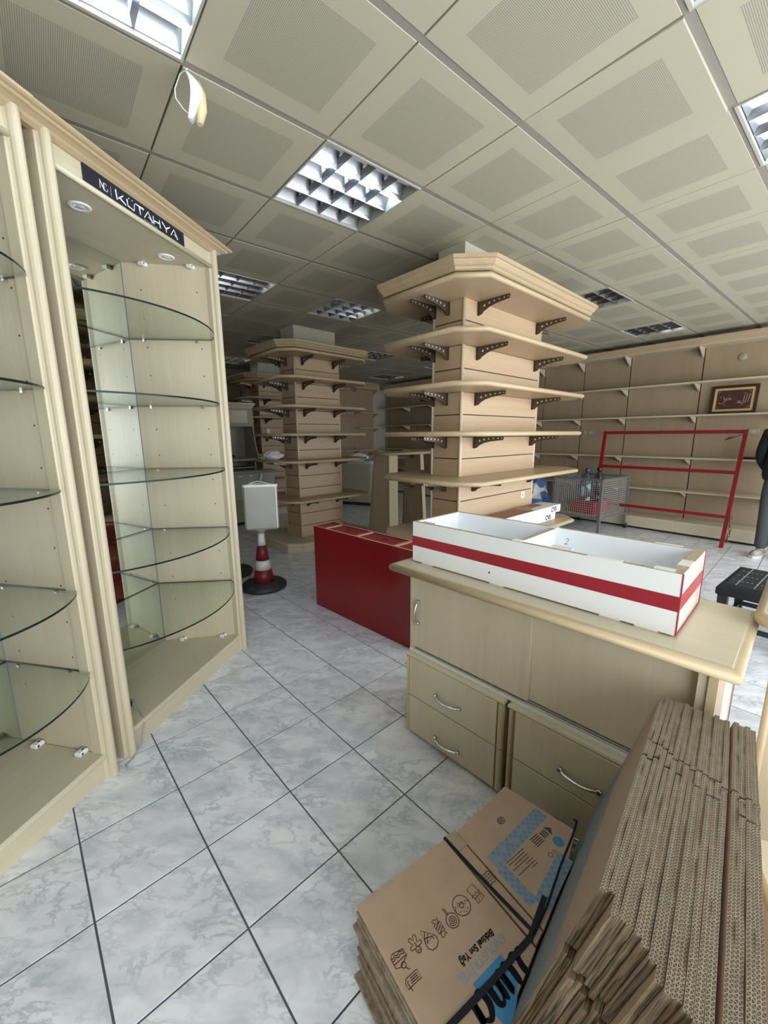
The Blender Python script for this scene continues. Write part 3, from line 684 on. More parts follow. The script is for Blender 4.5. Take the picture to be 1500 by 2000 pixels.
# ------------------------------------------------------------------ shop counter
KANG = math.radians(-46.5)
ct = thing('shop_counter', 'maple shop counter with sliding doors and drawers under the white tray', 'counter', (0.112, 1.77, 0), KANG)
mb = MB(); mb.slab([(-0.057, -0.075), (1.163, -0.075), (1.163, 0.44), (-0.057, 0.44)], bull(0.832, 0.868, 0.018)+[(0.022, 0.8705)][:0], 0, True, 1)
mb.build('worktop', [EDGE, MAPLE_X], ct)
mb = MB(); mb.slab([(-0.035, -0.053), (1.141, -0.053), (1.141, 0.418), (-0.035, 0.418)], [(0, 0.866), (0, 0.8695), (0.001, 0.870)]); mb.build('worktop_laminate', MAPLE_X, ct)
mb = MB(); mb.box(0.012, 1.10, 0.06, 0.40, 0.10, 0.832); mb.build('carcass', MAPLE, ct)
mb = MB(); mb.box(0.0, 0.016, 0.012, 0.40, 0.43, 0.832); mb.build('side_panel', MAPLE, ct)
mb = MB(); mb.box(1.072, 1.094, 0.010, 0.40, 0.04, 0.832); mb.build('side_panel', TRIM, ct)['label'] = 'pale end upright'
mb = MB(); mb.rbox(1.095, 1.116, 0.004, 0.030, 0.02, 0.832, 0.003); mb.build('end_post', EDGE_Z, ct)
mb = MB(); mb.box(1.096, 1.128, 0.031, 0.41, 0.02, 0.832); mb.build('end_panel', plain('window_lit_end_panel', (0.66, 0.56, 0.50), 0.5), ct)  # pinkish window light is put into this panel's colour
mb = MB(); mb.rbox(0.018, 0.588, 0.020, 0.034, 0.452, 0.826, 0.002); d1 = mb.build('sliding_door', MAPLE, ct)
mb = MB(); mb.rbox(0.578, 1.070, 0.036, 0.050, 0.452, 0.826, 0.002); mb.build('sliding_door', MAPLE, ct)
bow_handle(MB(), (0, 0, 0), (0, 0, 0.1), (0, -1, 0)); mb = MB(); bow_handle(mb, (0.042, 0.020, 0.578), (0.042, 0.020, 0.683), (0, -1, 0), 0.0055, 0.024); mb.build('handle', NICKEL, d1)
mb = MB(); mb.box(0.0, 1.075, 0.008, 0.016, 0.432, 0.444); mb.box(0.0, 1.075, 0.028, 0.034, 0.432, 0.440); mb.box(0.0, 1.075, 0.048, 0.052, 0.432, 0.440); mb.build('door_track', plain('pale_track', (0.62, 0.62, 0.55), 0.35), ct)
for b, (xa, xb_) in enumerate(((0.0, 0.515), (0.535, 1.06))):
    mb = MB(); mb.slab([(xa-0.006, -0.014), (xb_+0.002, -0.014), (xb_+0.002, 0.055), (xa-0.006, 0.055)], [(0.008, 0.412), (0.002, 0.414), (0, 0.420), (0.002, 0.428), (0.010, 0.432)]); mb.build('drawer_ledge', MAPLE_X, ct)
    mb = MB(); mb.box(xa+0.01, xb_-0.01, 0.004, 0.40, 0.02, 0.412); mb.build('drawer_case', MAPLE, ct)
    for (za, zb) in ((0.022, 0.212), (0.216, 0.412)):
        mb = MB(); mb.rbox(xa+(0.020 if b == 0 else 0.030), xb_-0.030, -0.014, 0.004, za, zb, 0.002); dr = mb.build('drawer', MAPLE, ct)
        zh = 0.075 if za < 0.1 else (0.288 if b == 0 else 0.286)
        x0 = (0.182 if b == 0 else 0.742); mb = MB(); bow_handle(mb, (x0, -0.014, zh), (x0+0.128, -0.014, zh), (0, -1, 0), 0.0055, 0.026); mb.build('handle', NICKEL, dr)
        for xp, wd in ((xa, 0.018), (xb_-0.028, 0.028)):
            mb = MB(); pr = [(xp, 0.004), (xp, -0.006), (xp+wd*0.2, -0.014), (xp+wd*0.5, -0.017), (xp+wd*0.8, -0.014), (xp+wd, -0.006), (xp+wd, 0.004)]
            mb.rings([[(p[0], p[1], z) for p in pr] for z in (za, zb)], 0); mb.build('corner_post', EDGE_Z, ct)
mb = MB(); mb.box(0.02, 1.04, 0.06, 0.38, 0.0, 0.02); mb.build('plinth', BLACKKICK, ct)

# white tray with red stripe standing on the counter
ty = thing('display_tray', 'long white tray box with red stripe and divider standing on the counter', 'box', tuple(Vector((0.112, 1.77, 0.87))+Matrix.Rotation(KANG, 3, 'Z') @ Vector((0.004, 0.022, 0))), KANG)
TW, TD, TH, th = 1.006, 0.338, 0.188, 0.016
mb = MB(); mb.box(0, TW-0.004, 0, th, 0.006, TH); mb.build('front_board', [WHITE_LAM], ty)
mb = MB(); mb.box(0, TW-0.004, TD-th, TD, 0.006, TH); mb.build('back_board', WHITE_IN, ty)
mb = MB(); mb.box(0, th, th, TD-th, 0.006, TH); mb.build('end_board', WHITE_IN, ty)
mb = MB(); mb.box(TW-0.022, TW-0.004, th, TD-th, 0.006, TH); mb.build('end_board', plain('gloss_end_reflection', (0.62, 0.56, 0.50), 0.12), ty)  # beige is the counter's reflection painted into the white glossy end
mb = MB(); mb.box(0.494, 0.510, th, TD-th, 0.012, TH-0.004); mb.build('divider', WHITE_IN, ty)
mb = MB(); mb.box(th, TW-0.022, th, TD-th, 0.010, 0.018); mb.build('floor_board', WHITE_IN, ty)
mb = MB(); e = 0.0006
mb.box(0, TW-0.004, 0, th, TH, TH+e); mb.box(0, TW-0.004, TD-th, TD, TH, TH+e); mb.box(0, th, th, TD-th, TH, TH+e); mb.box(TW-0.030, TW-0.004, th, TD-th, TH, TH+e); mb.box(0.494, 0.510, th, TD-th, TH-0.004, TH-0.004+e)
mb.build('chipboard_rim', CHIP, ty)
mb = MB(); mb.box(-0.001, TW-0.004, -0.0012, 0, 0.078, 0.122); mb.box(-0.0012, 0, 0, TD, 0.078, 0.122); mb.box(TW-0.004, TW-0.0025, 0, TD, 0.078, 0.122); mb.build('red_stripe', REDTAPE, ty)
mb = MB()
for y in (-0.0008, TD-0.006): mb.box(TW-0.0045, TW-0.001, y, y+0.006, 0.006, TH+0.001)
mb.box(TW-0.0045, TW-0.001, 0, TD, 0.0055, 0.008); mb.build('red_edge', REDEDGE, ty)
for (x, y, w, d) in ((0.04, 0.02, 0.07, 0.012), (0.62, 0.03, 0.07, 0.02), (0.93, 0.006, 0.05, 0.03), (0.30, TD-0.012, 0.06, 0.014), (0.86, TD-0.01, 0.08, 0.014), (0.485, 0.004, 0.035, 0.03), (0.485, TD-0.035, 0.035, 0.03), (TW-0.035, 0.09, 0.03, 0.07), (0.75, -0.003, 0.10, 0.02)):
    mb = MB(); mb.box(x, x+w, y, y+d, TH-0.001, TH+0.0022); mb.build('tape_scrap', TAPE, ty)
for x in (0.05, 0.40, 0.80, 0.9):
    mb = MB(); mb.box(x, x+0.06, 0.004, TD-0.004, 0.0, 0.0062); mb.build('foot_pad', TAPE, ty)
mb = MB(); mb.lathe([(0.004, 0), (0.004, 0.0006)], 10); o = mb.build('screw_hole', DARKGAP, ty); o.matrix_local = frame_mtx((0.40, -0.0001, 0.045), (1, 0, 0), (0, 0, 1))
mb = MB(); mb.lathe([(0.004, 0), (0.004, 0.0006)], 10); o = mb.build('screw_hole', DARKGAP, ty); o.matrix_local = frame_mtx((0.36, TD-th-0.0001, 0.06), (1, 0, 0), (0, 0, 1))
text_mesh('2', 0.040, 'marker_digit', DKTEXT, ty, frame_mtx((0.545, TD-th-0.001, 0.125), (1, 0, 0), (0, 0, 1)), shear=0.2, bold=-0.0012)

# second counter whose rounded corner pokes in from the right, and the low cabinet below it
nc = thing('side_counter', 'maple counter with rounded top corner poking in at the right edge', 'counter', (1.085, 1.11, 0), math.radians(-47))
rc = [(0.05, 0.0), (0.9, 0.0), (0.9, 0.55), (0.05, 0.55)]
rp = [(0.06-0.06*math.sin(a), 0.06-0.06*math.cos(a)) for a in [PI/2*k/6 for k in range(7)]][::-1]
poly = rp+[(0.9, 0.0), (0.9, 0.55), (0.0, 0.55)]
mb = MB(); mb.slab(poly, bull(0.872, 0.912, 0.02), 0, True, 1); mb.build('worktop', [EDGE, MAPLE_X], nc)
mb = MB(); mb.box(0.072, 0.87, 0.05, 0.5, 0.0, 0.872); mb.build('body', MAPLE, nc)
mb = MB(); mb.tube([(0.066, 0.052, 0.0), (0.066, 0.052, 0.872)], 0.011, 10); mb.build('corner_post', EDGE_Z, nc)
lc_ = thing('low_cabinet', 'low cream cabinet with rounded edge behind the standing cartons at the right', 'cabinet', (0.905, 0.853, 0), math.radians(-118))
# local x runs towards the camera, y to the right of the picture
mb = MB(); mb.slab([(0, 0.012), (0.6, 0.012), (0.6, 0.30), (0.0, 0.30)], [(0, 0.0), (0, 0.418)]); mb.build('body', plain('pink_cream_laminate', (0.62, 0.53, 0.42), 0.45, noise=0.04, nscale=3), lc_)
mb = MB(); mb.slab([(-0.01, 0.0), (0.61, 0.0), (0.61, 0.31), (-0.01, 0.31)], bull(0.418, 0.444, 0.013), 0, True, 1); mb.build('top', [EDGE, MAPLE_X], lc_)

# ------------------------------------------------------------------ shelving pillars
def bracket_mesh():
    """curved perforated metal arm: y outwards 0..0.26, z down from 0"""
    mb = MB(); out = [(0.0, 0.0), (0.255, 0.0), (0.26, -0.012), (0.255, -0.028), (0.20, -0.033), (0.14, -0.040), (0.09, -0.052), (0.05, -0.070), (0.03, -0.088), (0.0, -0.094)]
    mb.rings([[(x, -y, z) for y, z in out] for x in (-0.003, 0.003)], 0)
    for y, z, r in ((0.055, -0.034, 0.009), (0.095, -0.024, 0.008), (0.135, -0.020, 0.007), (0.175, -0.017, 0.006), (0.215, -0.015, 0.006), (0.245, -0.014, 0.004)):
        for x in (-0.0034, 0.0034): mb.add([(x, -y+r*math.cos(2*PI*k/8), z+r*math.sin(2*PI*k/8)) for k in range(8)], [tuple(range(8))], 1)
    mb.box(-0.012, 0.012, -0.003, 0.0, -0.09, 0.0); return mb
BRK = None
def pillar(label, K, a, wr, wl, o, ch, t, zs, crown_z, levels, socket=False):
    global BRK
    p = thing('shelving_pillar', label, 'shelving', (K[0], K[1], 0), a, 'slatted pillars ringed with shelves')
    mb = MB(); mb.box(t, wr-t, t, wl-t, 0.0, HC+0.004); mb.build('column', CREAMWH, p)
    mb = MB(); mb.box(0.010, wr-0.010, 0.010, wl-0.010, 0.0, 2.42); mb.build('slat_backing', DARKGAP, p)
    lv = [2.404-0.1635*k for k in range(15)]
    mats = {}
    for k in range(14):
        z1, z0 = lv[k]-0.004, lv[k+1]+0.004
        if k == 13: z0 = 0.06
        for side in range(4):
            mb = MB()
            if side == 0: mb.box(0.016, wr-0.016, 0.0, 0.012, z0, z1)
            if side == 1: mb.box(0.0, 0.012, 0.016, wl-0.016, z0, z1)
            if side == 2: mb.box(0.016, wr-0.016, wl-0.012, wl, z0, z1)
            if side == 3: mb.box(wr-0.012, wr, 0.016, wl-0.016, z0, z1)
            mb.build('slat', BEECH if side in (0, 2) else BEECH_Y, p)
    for x, y in ((0.007, 0.007), (wr-0.007, 0.007), (0.007, wl-0.007), (wr-0.007, wl-0.007)):
        mb = MB(); mb.tube([(x, y, 0.0), (x, y, 2.42)], 0.013, 10); mb.build('corner_bead', TRIM, p)
    def octo(oo, c): return [(-oo+c, -oo), (wr+oo-c, -oo), (wr+oo, -oo+c), (wr+oo, wl+oo-c), (wr+oo-c, wl+oo), (-oo+c, wl+oo), (-oo, wl+oo-c), (-oo, -oo+c)]
    ring = octo(o, ch)
    for z in zs:
        mb = MB(); mb.slab(ring, bull(z-0.0185, z+0.0165, 0.017), 0, True, 1); s = mb.build('shelf', [EDGE, BEECH], p)
        if z < 0.3: continue
        if BRK is None: BRK = bracket_mesh().build('bracket', [BRACKET, HOLE_LIGHT]).data; bpy.data.objects.remove([q for q in bpy.data.objects if q.data == BRK][0])
        for (x, y, r) in ((0.13*wr+0.02, 0, 0), (wr-0.10, 0, 0), (0, wl*0.48, -PI/2), (0, wl*0.93, -PI/2), (0.13*wr, wl, PI), (wr-0.10, wl, PI), (wr, wl*0.22, PI/2), (wr, wl*0.8, PI/2)):
            b = bpy.data.objects.new('bracket', BRK); COL.objects.link(b); b.parent = s; b.location = (x, y, z-0.019); b.rotation_euler = (0, 0, r)
    mb = MB(); mb.slab(ring, [(0.012, crown_z+0.022), (0.004, crown_z+0.024), (-0.004, crown_z+0.030), (-0.006, crown_z+0.038), (-0.020, crown_z+0.048), (-0.030, crown_z+0.064), (-0.034, crown_z+0.072), (-0.044, crown_z+0.076), (-0.046, crown_z+0.096), (-0.02, crown_z+0.100)])
    mb.build('crown', CROWN, p)
    mb = MB(); mb.slab(ring, [(0.02, crown_z+0.015), (0.02, crown_z+0.023)]); mb.build('crown_shadow_gap', DARKGAP, p)
    mb = MB(); mb.slab(octo(o-0.012, ch), [(0.01, 0.0), (0.01, 0.01), (0, 0.012), (0, 0.085)]); mb.build('plinth', MAPLE_X, p)
    mb = MB(); mb.slab(octo(o, ch), [(0.012, 0.085), (0, 0.097), (0, 0.112), (0.008, 0.125), (0.02, 0.13)]); mb.build('plinth_top', MAPLE_X, p)
    if socket:
        mb = MB(); mb.rbox(wr-0.215, wr-0.155, -0.008, 0.0, 0.86, 0.92, 0.002); mb.box(wr-0.195, wr-0.175, -0.009, -0.008, 0.875, 0.905, 1); mb.build('socket_plate', [WHITE_PL, CREAMPANEL], p)
    return p
ZP = (2.404, 2.095, 1.767, 1.446, 1.110, 0.644)
P1A = math.radians(42.31)
pillar('large near shelving pillar, full height, behind the white tray', (0.575, 3.057), P1A, 1.134, 0.288, 0.341, 0.159, 0.025, ZP, 2.404, 0, True)
P2A = math.radians(43.70)
pillar('middle shelving pillar behind the traffic cone, with rounded plinth in view', (-1.079, 5.152), P2A, 0.681, 0.359, 0.321, 0.150, 0.029, (2.404, 2.111, 1.784, 1.454, 1.128, 0.644), 2.404, 0)
pillar('farthest shelving pillar, half hidden behind the middle one', (-2.248, 7.563), math.radians(43), 0.62, 0.36, 0.321, 0.150, 0.029, (2.404, 2.105, 1.77, 1.446, 1.110, 0.644), 2.404, 0)

# ------------------------------------------------------------------ wall shelving on the right and back walls
def shelf_bay(name, label, org, ang, x0, x1, zs, front, panel_mat=None, depth=0.38, end=None, doors=None, glass=False, group='wall shelving bays', crown=True, dz=0.0):
    """local x along the wall, y towards the room; y = 0 is the front of the base"""
    b = thing(name, label, 'shelving', tuple(Vector(org)+Matrix.Rotation(ang, 3, 'Z') @ Vector((x0, 0, 0))), ang, group)
    w = x1-x0; g = 0.0075; pm = panel_mat or BEECH_Z
    mb = MB(); mb.box(g, w-g, -depth-0.016, -depth, 0.16, 2.62); mb.build('back_panel', pm, b)
    mb = MB(); mb.box(0, w, -depth-0.03, -depth-0.017, 0.0, 2.62); mb.build('back_batten', DARKGAP, b)
    mb = MB(); mb.slab([(0, -depth), (w, -depth), (w, 0), (0, 0)], [(0, 0.035), (0, 0.175), (0.006, 0.19), (0.02, 0.195)]); mb.build('base', MAPLE_X, b)
    mb = MB(); mb.box(0.01, w-0.01, -depth, -0.05, 0.0, 0.035); mb.build('kickboard', BLACKKICK, b)
    for z in zs:
        mb = MB(); mb.slab([(0.001, -depth), (w-0.001, -depth), (w-0.001, front), (0.001, front)], bull(z-0.012, z+0.012, 0.012, 2) if not glass else [(0, z-0.004), (0, z+0.004)], 0, False); s = mb.build('shelf', MAPLE_X if not glass else GREYTOP, b)
        for x in ((0.004,) if end != 'both' else (0.004, w-0.022)):
            mb = MB(); mb.rings([[(xx, -depth, z-0.012), (xx, front-0.03, z-0.012), (xx, front-0.03, z-0.020), (xx, -depth+0.03, z-0.100), (xx, -depth, z-0.105)] for xx in (x, x+0.016)], 0); mb.build('bracket', TRIM, s)
    if crown:
        mb = MB(); mb.sweep([(0, front-0.03), (w, front-0.03)][::-1], [(-0.02, 2.598), (0.02, 2.598), (0.026, 2.612), (0.034, 2.632), (0.034, 2.642), (0.05, 2.660), (0.054, 2.688), (-0.02, 2.69)][::1]); mb.build('crown', CROWN, b)
        mb = MB(); mb.box(0, w, -depth, front-0.01, 2.590, 2.604); s = mb.build('canopy', MAPLE_X, b)
        mb = MB(); mb.rings([[(xx, -depth, 2.59), (xx, front-0.05, 2.59), (xx, front-0.05, 2.58), (xx, -depth+0.03, 2.47), (xx, -depth, 2.465)] for xx in (0.004, 0.020)], 0); mb.build('bracket', TRIM, s)
    if doors:
        for (za, zb) in doors:
            mb = MB(); mb.rbox(0.01, w/2-0.004, front-0.25, front-0.232, za, zb, 0.003); d = mb.build('door', pm, b)
            mb2 = MB(); bow_handle(mb2, (w/2-0.05, front-0.232, (za+zb)/2-0.06), (w/2-0.05, front-0.232, (za+zb)/2+0.06), (0, 1, 0), 0.006, 0.028); mb2.build('handle', TRIM, d)
            mb = MB(); mb.rbox(w/2+0.004, w-0.01, front-0.25, front-0.232, za, zb, 0.003); d = mb.build('door', pm, b)
            mb2 = MB(); bow_handle(mb2, (w/2+0.05, front-0.232, (za+zb)/2-0.06), (w/2+0.05, front-0.232, (za+zb)/2+0.06), (0, 1, 0), 0.006, 0.028); mb2.build('handle', TRIM, d)
            mb = MB(); mb.box(0.006, w-0.006, -depth, front-0.25, za-0.01, zb+0.01); mb.build('cupboard_case', pm, b)
    return b
WANG = math.radians(129.5); W1 = (4.771, 4.937, 0)
def on_w(x, y, z=0): return Vector(W1)+Matrix.Rotation(WANG, 3, 'Z') @ Vector((x, y, z))
ZW = (2.117, 1.675, 1.085, 0.608)
WU = [0.0, 0.935, 1.861, 2.570, 3.290, 4.19, 5.09, 5.99, 6.89, 7.70]
WL = ['right wall shelving bay holding the framed calligraphy', 'right wall shelving bay behind the middle of the red frame', 'right wall shelving bay behind the left post of the red frame',
      'right wall shelving bay just right of the near pillar', 'right wall shelving bay hidden behind the near pillar, fifth from the right', 'right wall shelving bay hidden behind the near pillar, sixth from the right',
      'right wall shelving bay seen just left of the near pillar', 'right wall shelving bay above the splayed table, second from the corner', 'right wall shelving bay next to the back corner']
for k in range(9): shelf_bay('shelving_bay', WL[k], W1, WANG, WU[k], WU[k+1], ZW, -0.10)
BANG = math.radians(219.43); BO = (st(S1-0.03, T1-0.415).x, st(S1-0.03, T1-0.415).y, 0)
def on_b(x, y, z=0): return Vector(BO)+Matrix.Rotation(BANG, 3, 'Z') @ Vector((x, y, z))
shelf_bay('shelving_bay', 'back wall shelving bay with cloudy panel beside the corner', BO, BANG, 0.42, 1.05, (2.0, 1.62, 1.06), -0.10, group='back wall units')
shelf_bay('cupboard_unit', 'back wall cupboard with doors and pale handle right of the middle pillar', BO, BANG, 1.05, 2.05, (1.06,), -0.10, doors=((1.98, 2.52), (1.16, 1.90)), group='back wall units')
BX = [2.05, 3.0, 3.95, 4.9, 5.85, 6.8]
BL = ['back wall shelving bay directly behind the middle pillar, right of two', 'back wall shelving bay directly behind the middle pillar, left of two', 'dark back wall shelving bay between the two far pillars', 'dark back wall shelving bay behind the farthest pillar', 'dark back wall shelving bay left of the farthest pillar']
for k in range(5): shelf_bay('shelving_bay', BL[k], BO, BANG, BX[k], BX[k+1], (2.1, 1.68, 1.30, 0.95, 0.6), -0.10, group='back wall units')

# framed calligraphy leaning on the shelf
pf = thing('framed_calligraphy', 'dark framed gilt edged calligraphy standing on the right wall shelf', 'picture', tuple(on_w(0.785, -0.300, 1.6875)), WANG)
tilt = Matrix.Rotation(math.radians(8), 4, 'X')
PWD, PHT = 0.485, 0.372
# local: x runs towards -x of the wall (left to right in the picture), built in plane x,z and tilted back
def pic(mb, name, mat, parent=pf):
    o = mb.build(name, mat, parent); return o
def ppt(x, z, y=0): v = tilt @ Vector((-x, -y, z)); return (v.x, v.y, v.z)
def pbox(x0, x1, z0, z1, y0, y1):
    mb = MB(); vs = [ppt(x, z, -y) for x, y, z in ((x0, y0, z0), (x1, y0, z0), (x1, y1, z0), (x0, y1, z0), (x0, y0, z1), (x1, y0, z1), (x1, y1, z1), (x0, y1, z1))]
    mb.add(vs, [(3, 2, 1, 0), (4, 5, 6, 7), (0, 1, 5, 4), (1, 2, 6, 5), (2, 3, 7, 6), (3, 0, 4, 7)]); return mb
fr = MB()
for (x0, x1, z0, z1) in ((0, PWD, 0, 0.032), (0, PWD, PHT-0.032, PHT), (0, 0.032, 0.032, PHT-0.032), (PWD-0.032, PWD, 0.032, PHT-0.032)):
    q = pbox(x0, x1, z0, z1, -0.008, 0.016); fr.add(q.v, q.f)
pic(fr, 'frame', FRAMEWOOD)
pic(pbox(0.03, PWD-0.03, 0.03, PHT-0.03, 0.0, 0.006), 'gilt_mount', GOLD)
pic(pbox(0.064, PWD-0.064, 0.062, PHT-0.062, 0.0, 0.009), 'panel', BURG)
sk = MB(); w = 0.006
def cst(ox, oz, pts, w0=w): ribbon(sk, [(ox+a, oz+b) for a, b in pts], w0)
ox, oz = 0.285, 0.105                                     # right-hand word
cst(ox, oz, [(0.118, 0.150), (0.112, 0.09), (0.104, 0.042)]); cst(ox, oz, [(0.092, 0.140), (0.086, 0.08), (0.080, 0.035), (0.066, 0.036)])
cst(ox, oz, [(0.066, 0.130), (0.062, 0.075), (0.058, 0.034), (0.040, 0.030), (0.020, 0.036), (0.006, 0.046), (0.004, 0.056), (0.020, 0.060), (0.032, 0.050), (0.024, 0.036), (-0.004, 0.032)])
cst(ox, oz, [(0.058, 0.148), (0.066, 0.156), (0.074, 0.150), (0.084, 0.156)], 0.004); cst(ox, oz, [(0.034, 0.018), (0.050, 0.010), (0.064, 0.014)], 0.004)
ox = 0.090                                                # left-hand word
cst(ox, oz, [(0.128, 0.088), (0.116, 0.104), (0.100, 0.100), (0.106, 0.082), (0.130, 0.080)]); cst(ox, oz, [(0.106, 0.082), (0.084, 0.078), (0.066, 0.092), (0.092, 0.108)])
cst(ox, oz, [(0.076, 0.080), (0.056, 0.078), (0.054, 0.092), (0.046, 0.116), (0.040, 0.122)]); cst(ox, oz, [(0.076, 0.078), (0.060, 0.050), (0.036, 0.030), (0.010, 0.034), (-0.006, 0.052)], 0.005)
cst(ox, oz, [(0.050, 0.022), (0.062, 0.012), (0.078, 0.018)], 0.004); cst(ox, oz, [(0.090, 0.128), (0.100, 0.134), (0.110, 0.130)], 0.003); cst(ox, oz, [(0.02, 0.10), (0.012, 0.118), (0.024, 0.136)], 0.003)
for cx_, cz_ in ((0.075, 0.075), (PWD-0.075, 0.075), (0.075, PHT-0.075), (PWD-0.075, PHT-0.075)):
    sx_, sz_ = (1 if cx_ < 0.2 else -1), (1 if cz_ < 0.2 else -1); ribbon(sk, [(cx_, cz_+0.022*sz_), (cx_+0.006*sx_, cz_+0.006*sz_), (cx_+0.026*sx_, cz_)], 0.004)
sk.v = [ppt(x, z, -0.0096) for x, z, h in sk.v]; pic(sk, 'silver_script', SILVERTH)['kind'] = 'stuff'

# small wall fittings
def wall_plate(label, u, z, w=0.08, rocker=True):
    t = thing('wall_socket', label, 'socket', tuple(on_w(u, -0.38, z)), WANG)
    mb = MB(); mb.rbox(-w/2, w/2, 0.0, 0.012, -0.04, 0.04, 0.002); mb.build('plate', CREAMPANEL, t)
    mb = MB(); mb.lathe([(0.022, 0), (0.022, 0.002)], 14); o = mb.build('socket_face', plain('socket_face', (0.42, 0.36, 0.26), 0.5) if 'socket_face' not in MATS else MATS['socket_face'], t); o.matrix_local = frame_mtx((0, 0.012, 0), (-1, 0, 0), (0, 0, 1))
wall_plate('left wall socket of the pair beside the near pillar', 2.475, 1.456); wall_plate('right wall socket of the pair beside the near pillar', 2.385, 1.456); wall_plate('wall socket by the top right corner of the red frame', 0.295, 1.452, 0.10)
wall_plate('small wall socket behind the top bar of the red frame', 1.295, 1.450, 0.12)
mb = MB(); mb.lathe([(0.0, 0.0), (0.045, 0.0), (0.045, 0.008), (0.036, 0.014), (0.0, 0.014)], 24); o = mb.build('round_cover', CREAMPANEL); o.matrix_world = frame_mtx(on_w(0.525, -0.38, 2.415), Matrix.Rotation(WANG, 3, 'Z') @ Vector((-1, 0, 0)), (0, 0, 1))
tag(o, 'round cream cover plate on the wall panel above the calligraphy', 'cover')
mb = MB(); pts = [on_w(0.36, -0.365, 1.42), on_w(0.42, -0.34, 1.405), on_w(0.47, -0.33, 1.38), on_w(0.53, -0.33, 1.365), on_w(0.57, -0.33, 1.34)]
mb.tube(pts, [0.004, 0.004, 0.004, 0.012, 0.004], 6); tag(mb.build('plug_lead', BLACKPLASTIC), 'short black lead hanging from the socket behind the red frame', 'cable')
mb = MB(); a = on_w(0.05, -0.12, 1.1); mb.rings([[tuple(on_w(x, y, z)) for x, y in ((0.0, -0.3), (0.34, -0.3), (0.34, -0.14), (0.0, -0.14))] for z in (1.0975, 1.125)], 0); tag(mb.build('black_tray', BLACKPLASTIC), 'flat black tray on the wall shelf beside the person', 'tray')

# red steel frame leaning on the shelving
rf = thing('steel_rack', 'red painted steel frame of square tube leaning on the right wall shelving', 'rack', tuple(on_w(0.322, 0.369, 0)), WANG)
TILT = math.radians(15.2); LEN = 1.523
def fp(x, l, d=0): return Vector((x, -l*math.sin(TILT)+d*math.cos(TILT), l*math.cos(TILT)+d*math.sin(TILT)))
def sqbar(x0, l0, x1, l1, h=0.021):
    mb = MB(); vs = []
    if abs(x1-x0) < 0.2:                                   # a post leaning in plan with the photo's slight skew
        for (x, l) in ((x0, l0), (x1, l1)): vs += [fp(x-h, l, -h), fp(x+h, l, -h), fp(x+h, l, h), fp(x-h, l, h)]
    else:
        for (x, l) in ((x0, l0), (x1, l1)): vs += [fp(x, l-h, -h), fp(x, l-h, h), fp(x, l+h, h), fp(x, l+h, -h)]
    mb.add(vs, [(3, 2, 1, 0), (4, 5, 6, 7), (0, 1, 5, 4), (1, 2, 6, 5), (2, 3, 7, 6), (3, 0, 4, 7)]); return mb
sqbar(0, 0.006, -0.005, LEN).build('post', REDPAINT, rf); sqbar(1.615, 0.285, 1.685, LEN).build('post', REDPAINT, rf)
for l in (LEN-0.02, 0.972, 0.395): sqbar(0.0, l, 1.60+0.085*l/LEN, l, 0.019).build('cross_bar', REDPAINT, rf)
ch = MB()
for k in range(9):
    c = Vector((-0.05+0.01*math.sin(k), -0.02, 0.40-0.038*k)); R = Matrix.Rotation(PI/2*(k % 2)+0.4, 3, 'Z')
    ch.tube([c+R @ Vector((0.012*math.cos(2*PI*i/10), 0, 0.026*math.sin(2*PI*i/10))) for i in range(11)], 0.0045, 5)
c = ch.build('chain', plain('rusty_chain', (0.16, 0.07, 0.045), 0.5, metal=0.4), rf); c['kind'] = 'stuff'

# ------------------------------------------------------------------ wire mesh cart with bottles
XA = math.radians(36)
cart = thing('mesh_cart', 'grey wire mesh cart on casters in front of the right wall shelving', 'cart', (3.07, 5.64, 0), XA)
CX, CY, CZ0, CZ1 = 0.80, 0.72, 0.255, 0.805
for x, y in ((0, 0), (CX, 0), (0, CY), (CX, CY)):
    mb = MB(); mb.box(x-0.018, x+0.018, y-0.018, y+0.018, 0.09 if (x, y) != (0, 0) else 0.0, CZ1); mb.build('post', GREYSTEEL, cart)
    if (x, y) != (0, 0):
        mb = MB(); R = Matrix.Translation((x+0.01, y-0.01, 0.04)) @ Matrix.Rotation(PI/2, 4, 'Y')
        q = MB(); q.lathe([(0.008, -0.012), (0.038, -0.012), (0.04, 0), (0.038, 0.012), (0.008, 0.012)], 16); mb.add([R @ Vector(v) for v in q.v], q.f, 1, True); mb.box(x-0.02, x+0.035, y-0.02, y+0.01, 0.055, 0.095); mb.build('caster', [BRASS, BLACKPLASTIC], cart)
for z in (CZ1-0.012, CZ0-0.02):
    rl = MB()
    for (x0, x1, y0, y1) in ((0, CX, -0.014, 0.014), (0, CX, CY-0.014, CY+0.014), (-0.014, 0.014, 0, CY), (CX-0.014, CX+0.014, 0, CY)): rl.box(x0, x1, y0, y1, z-0.014, z+0.014)
    rl.build('rail', GREYSTEEL, cart)
mb = MB(); mb.box(0.01, CX-0.01, 0.01, CY-0.01, CZ0-0.012, CZ0); mb.build('deck', plain('grey_deck', (0.40, 0.37, 0.31), 0.6), cart)
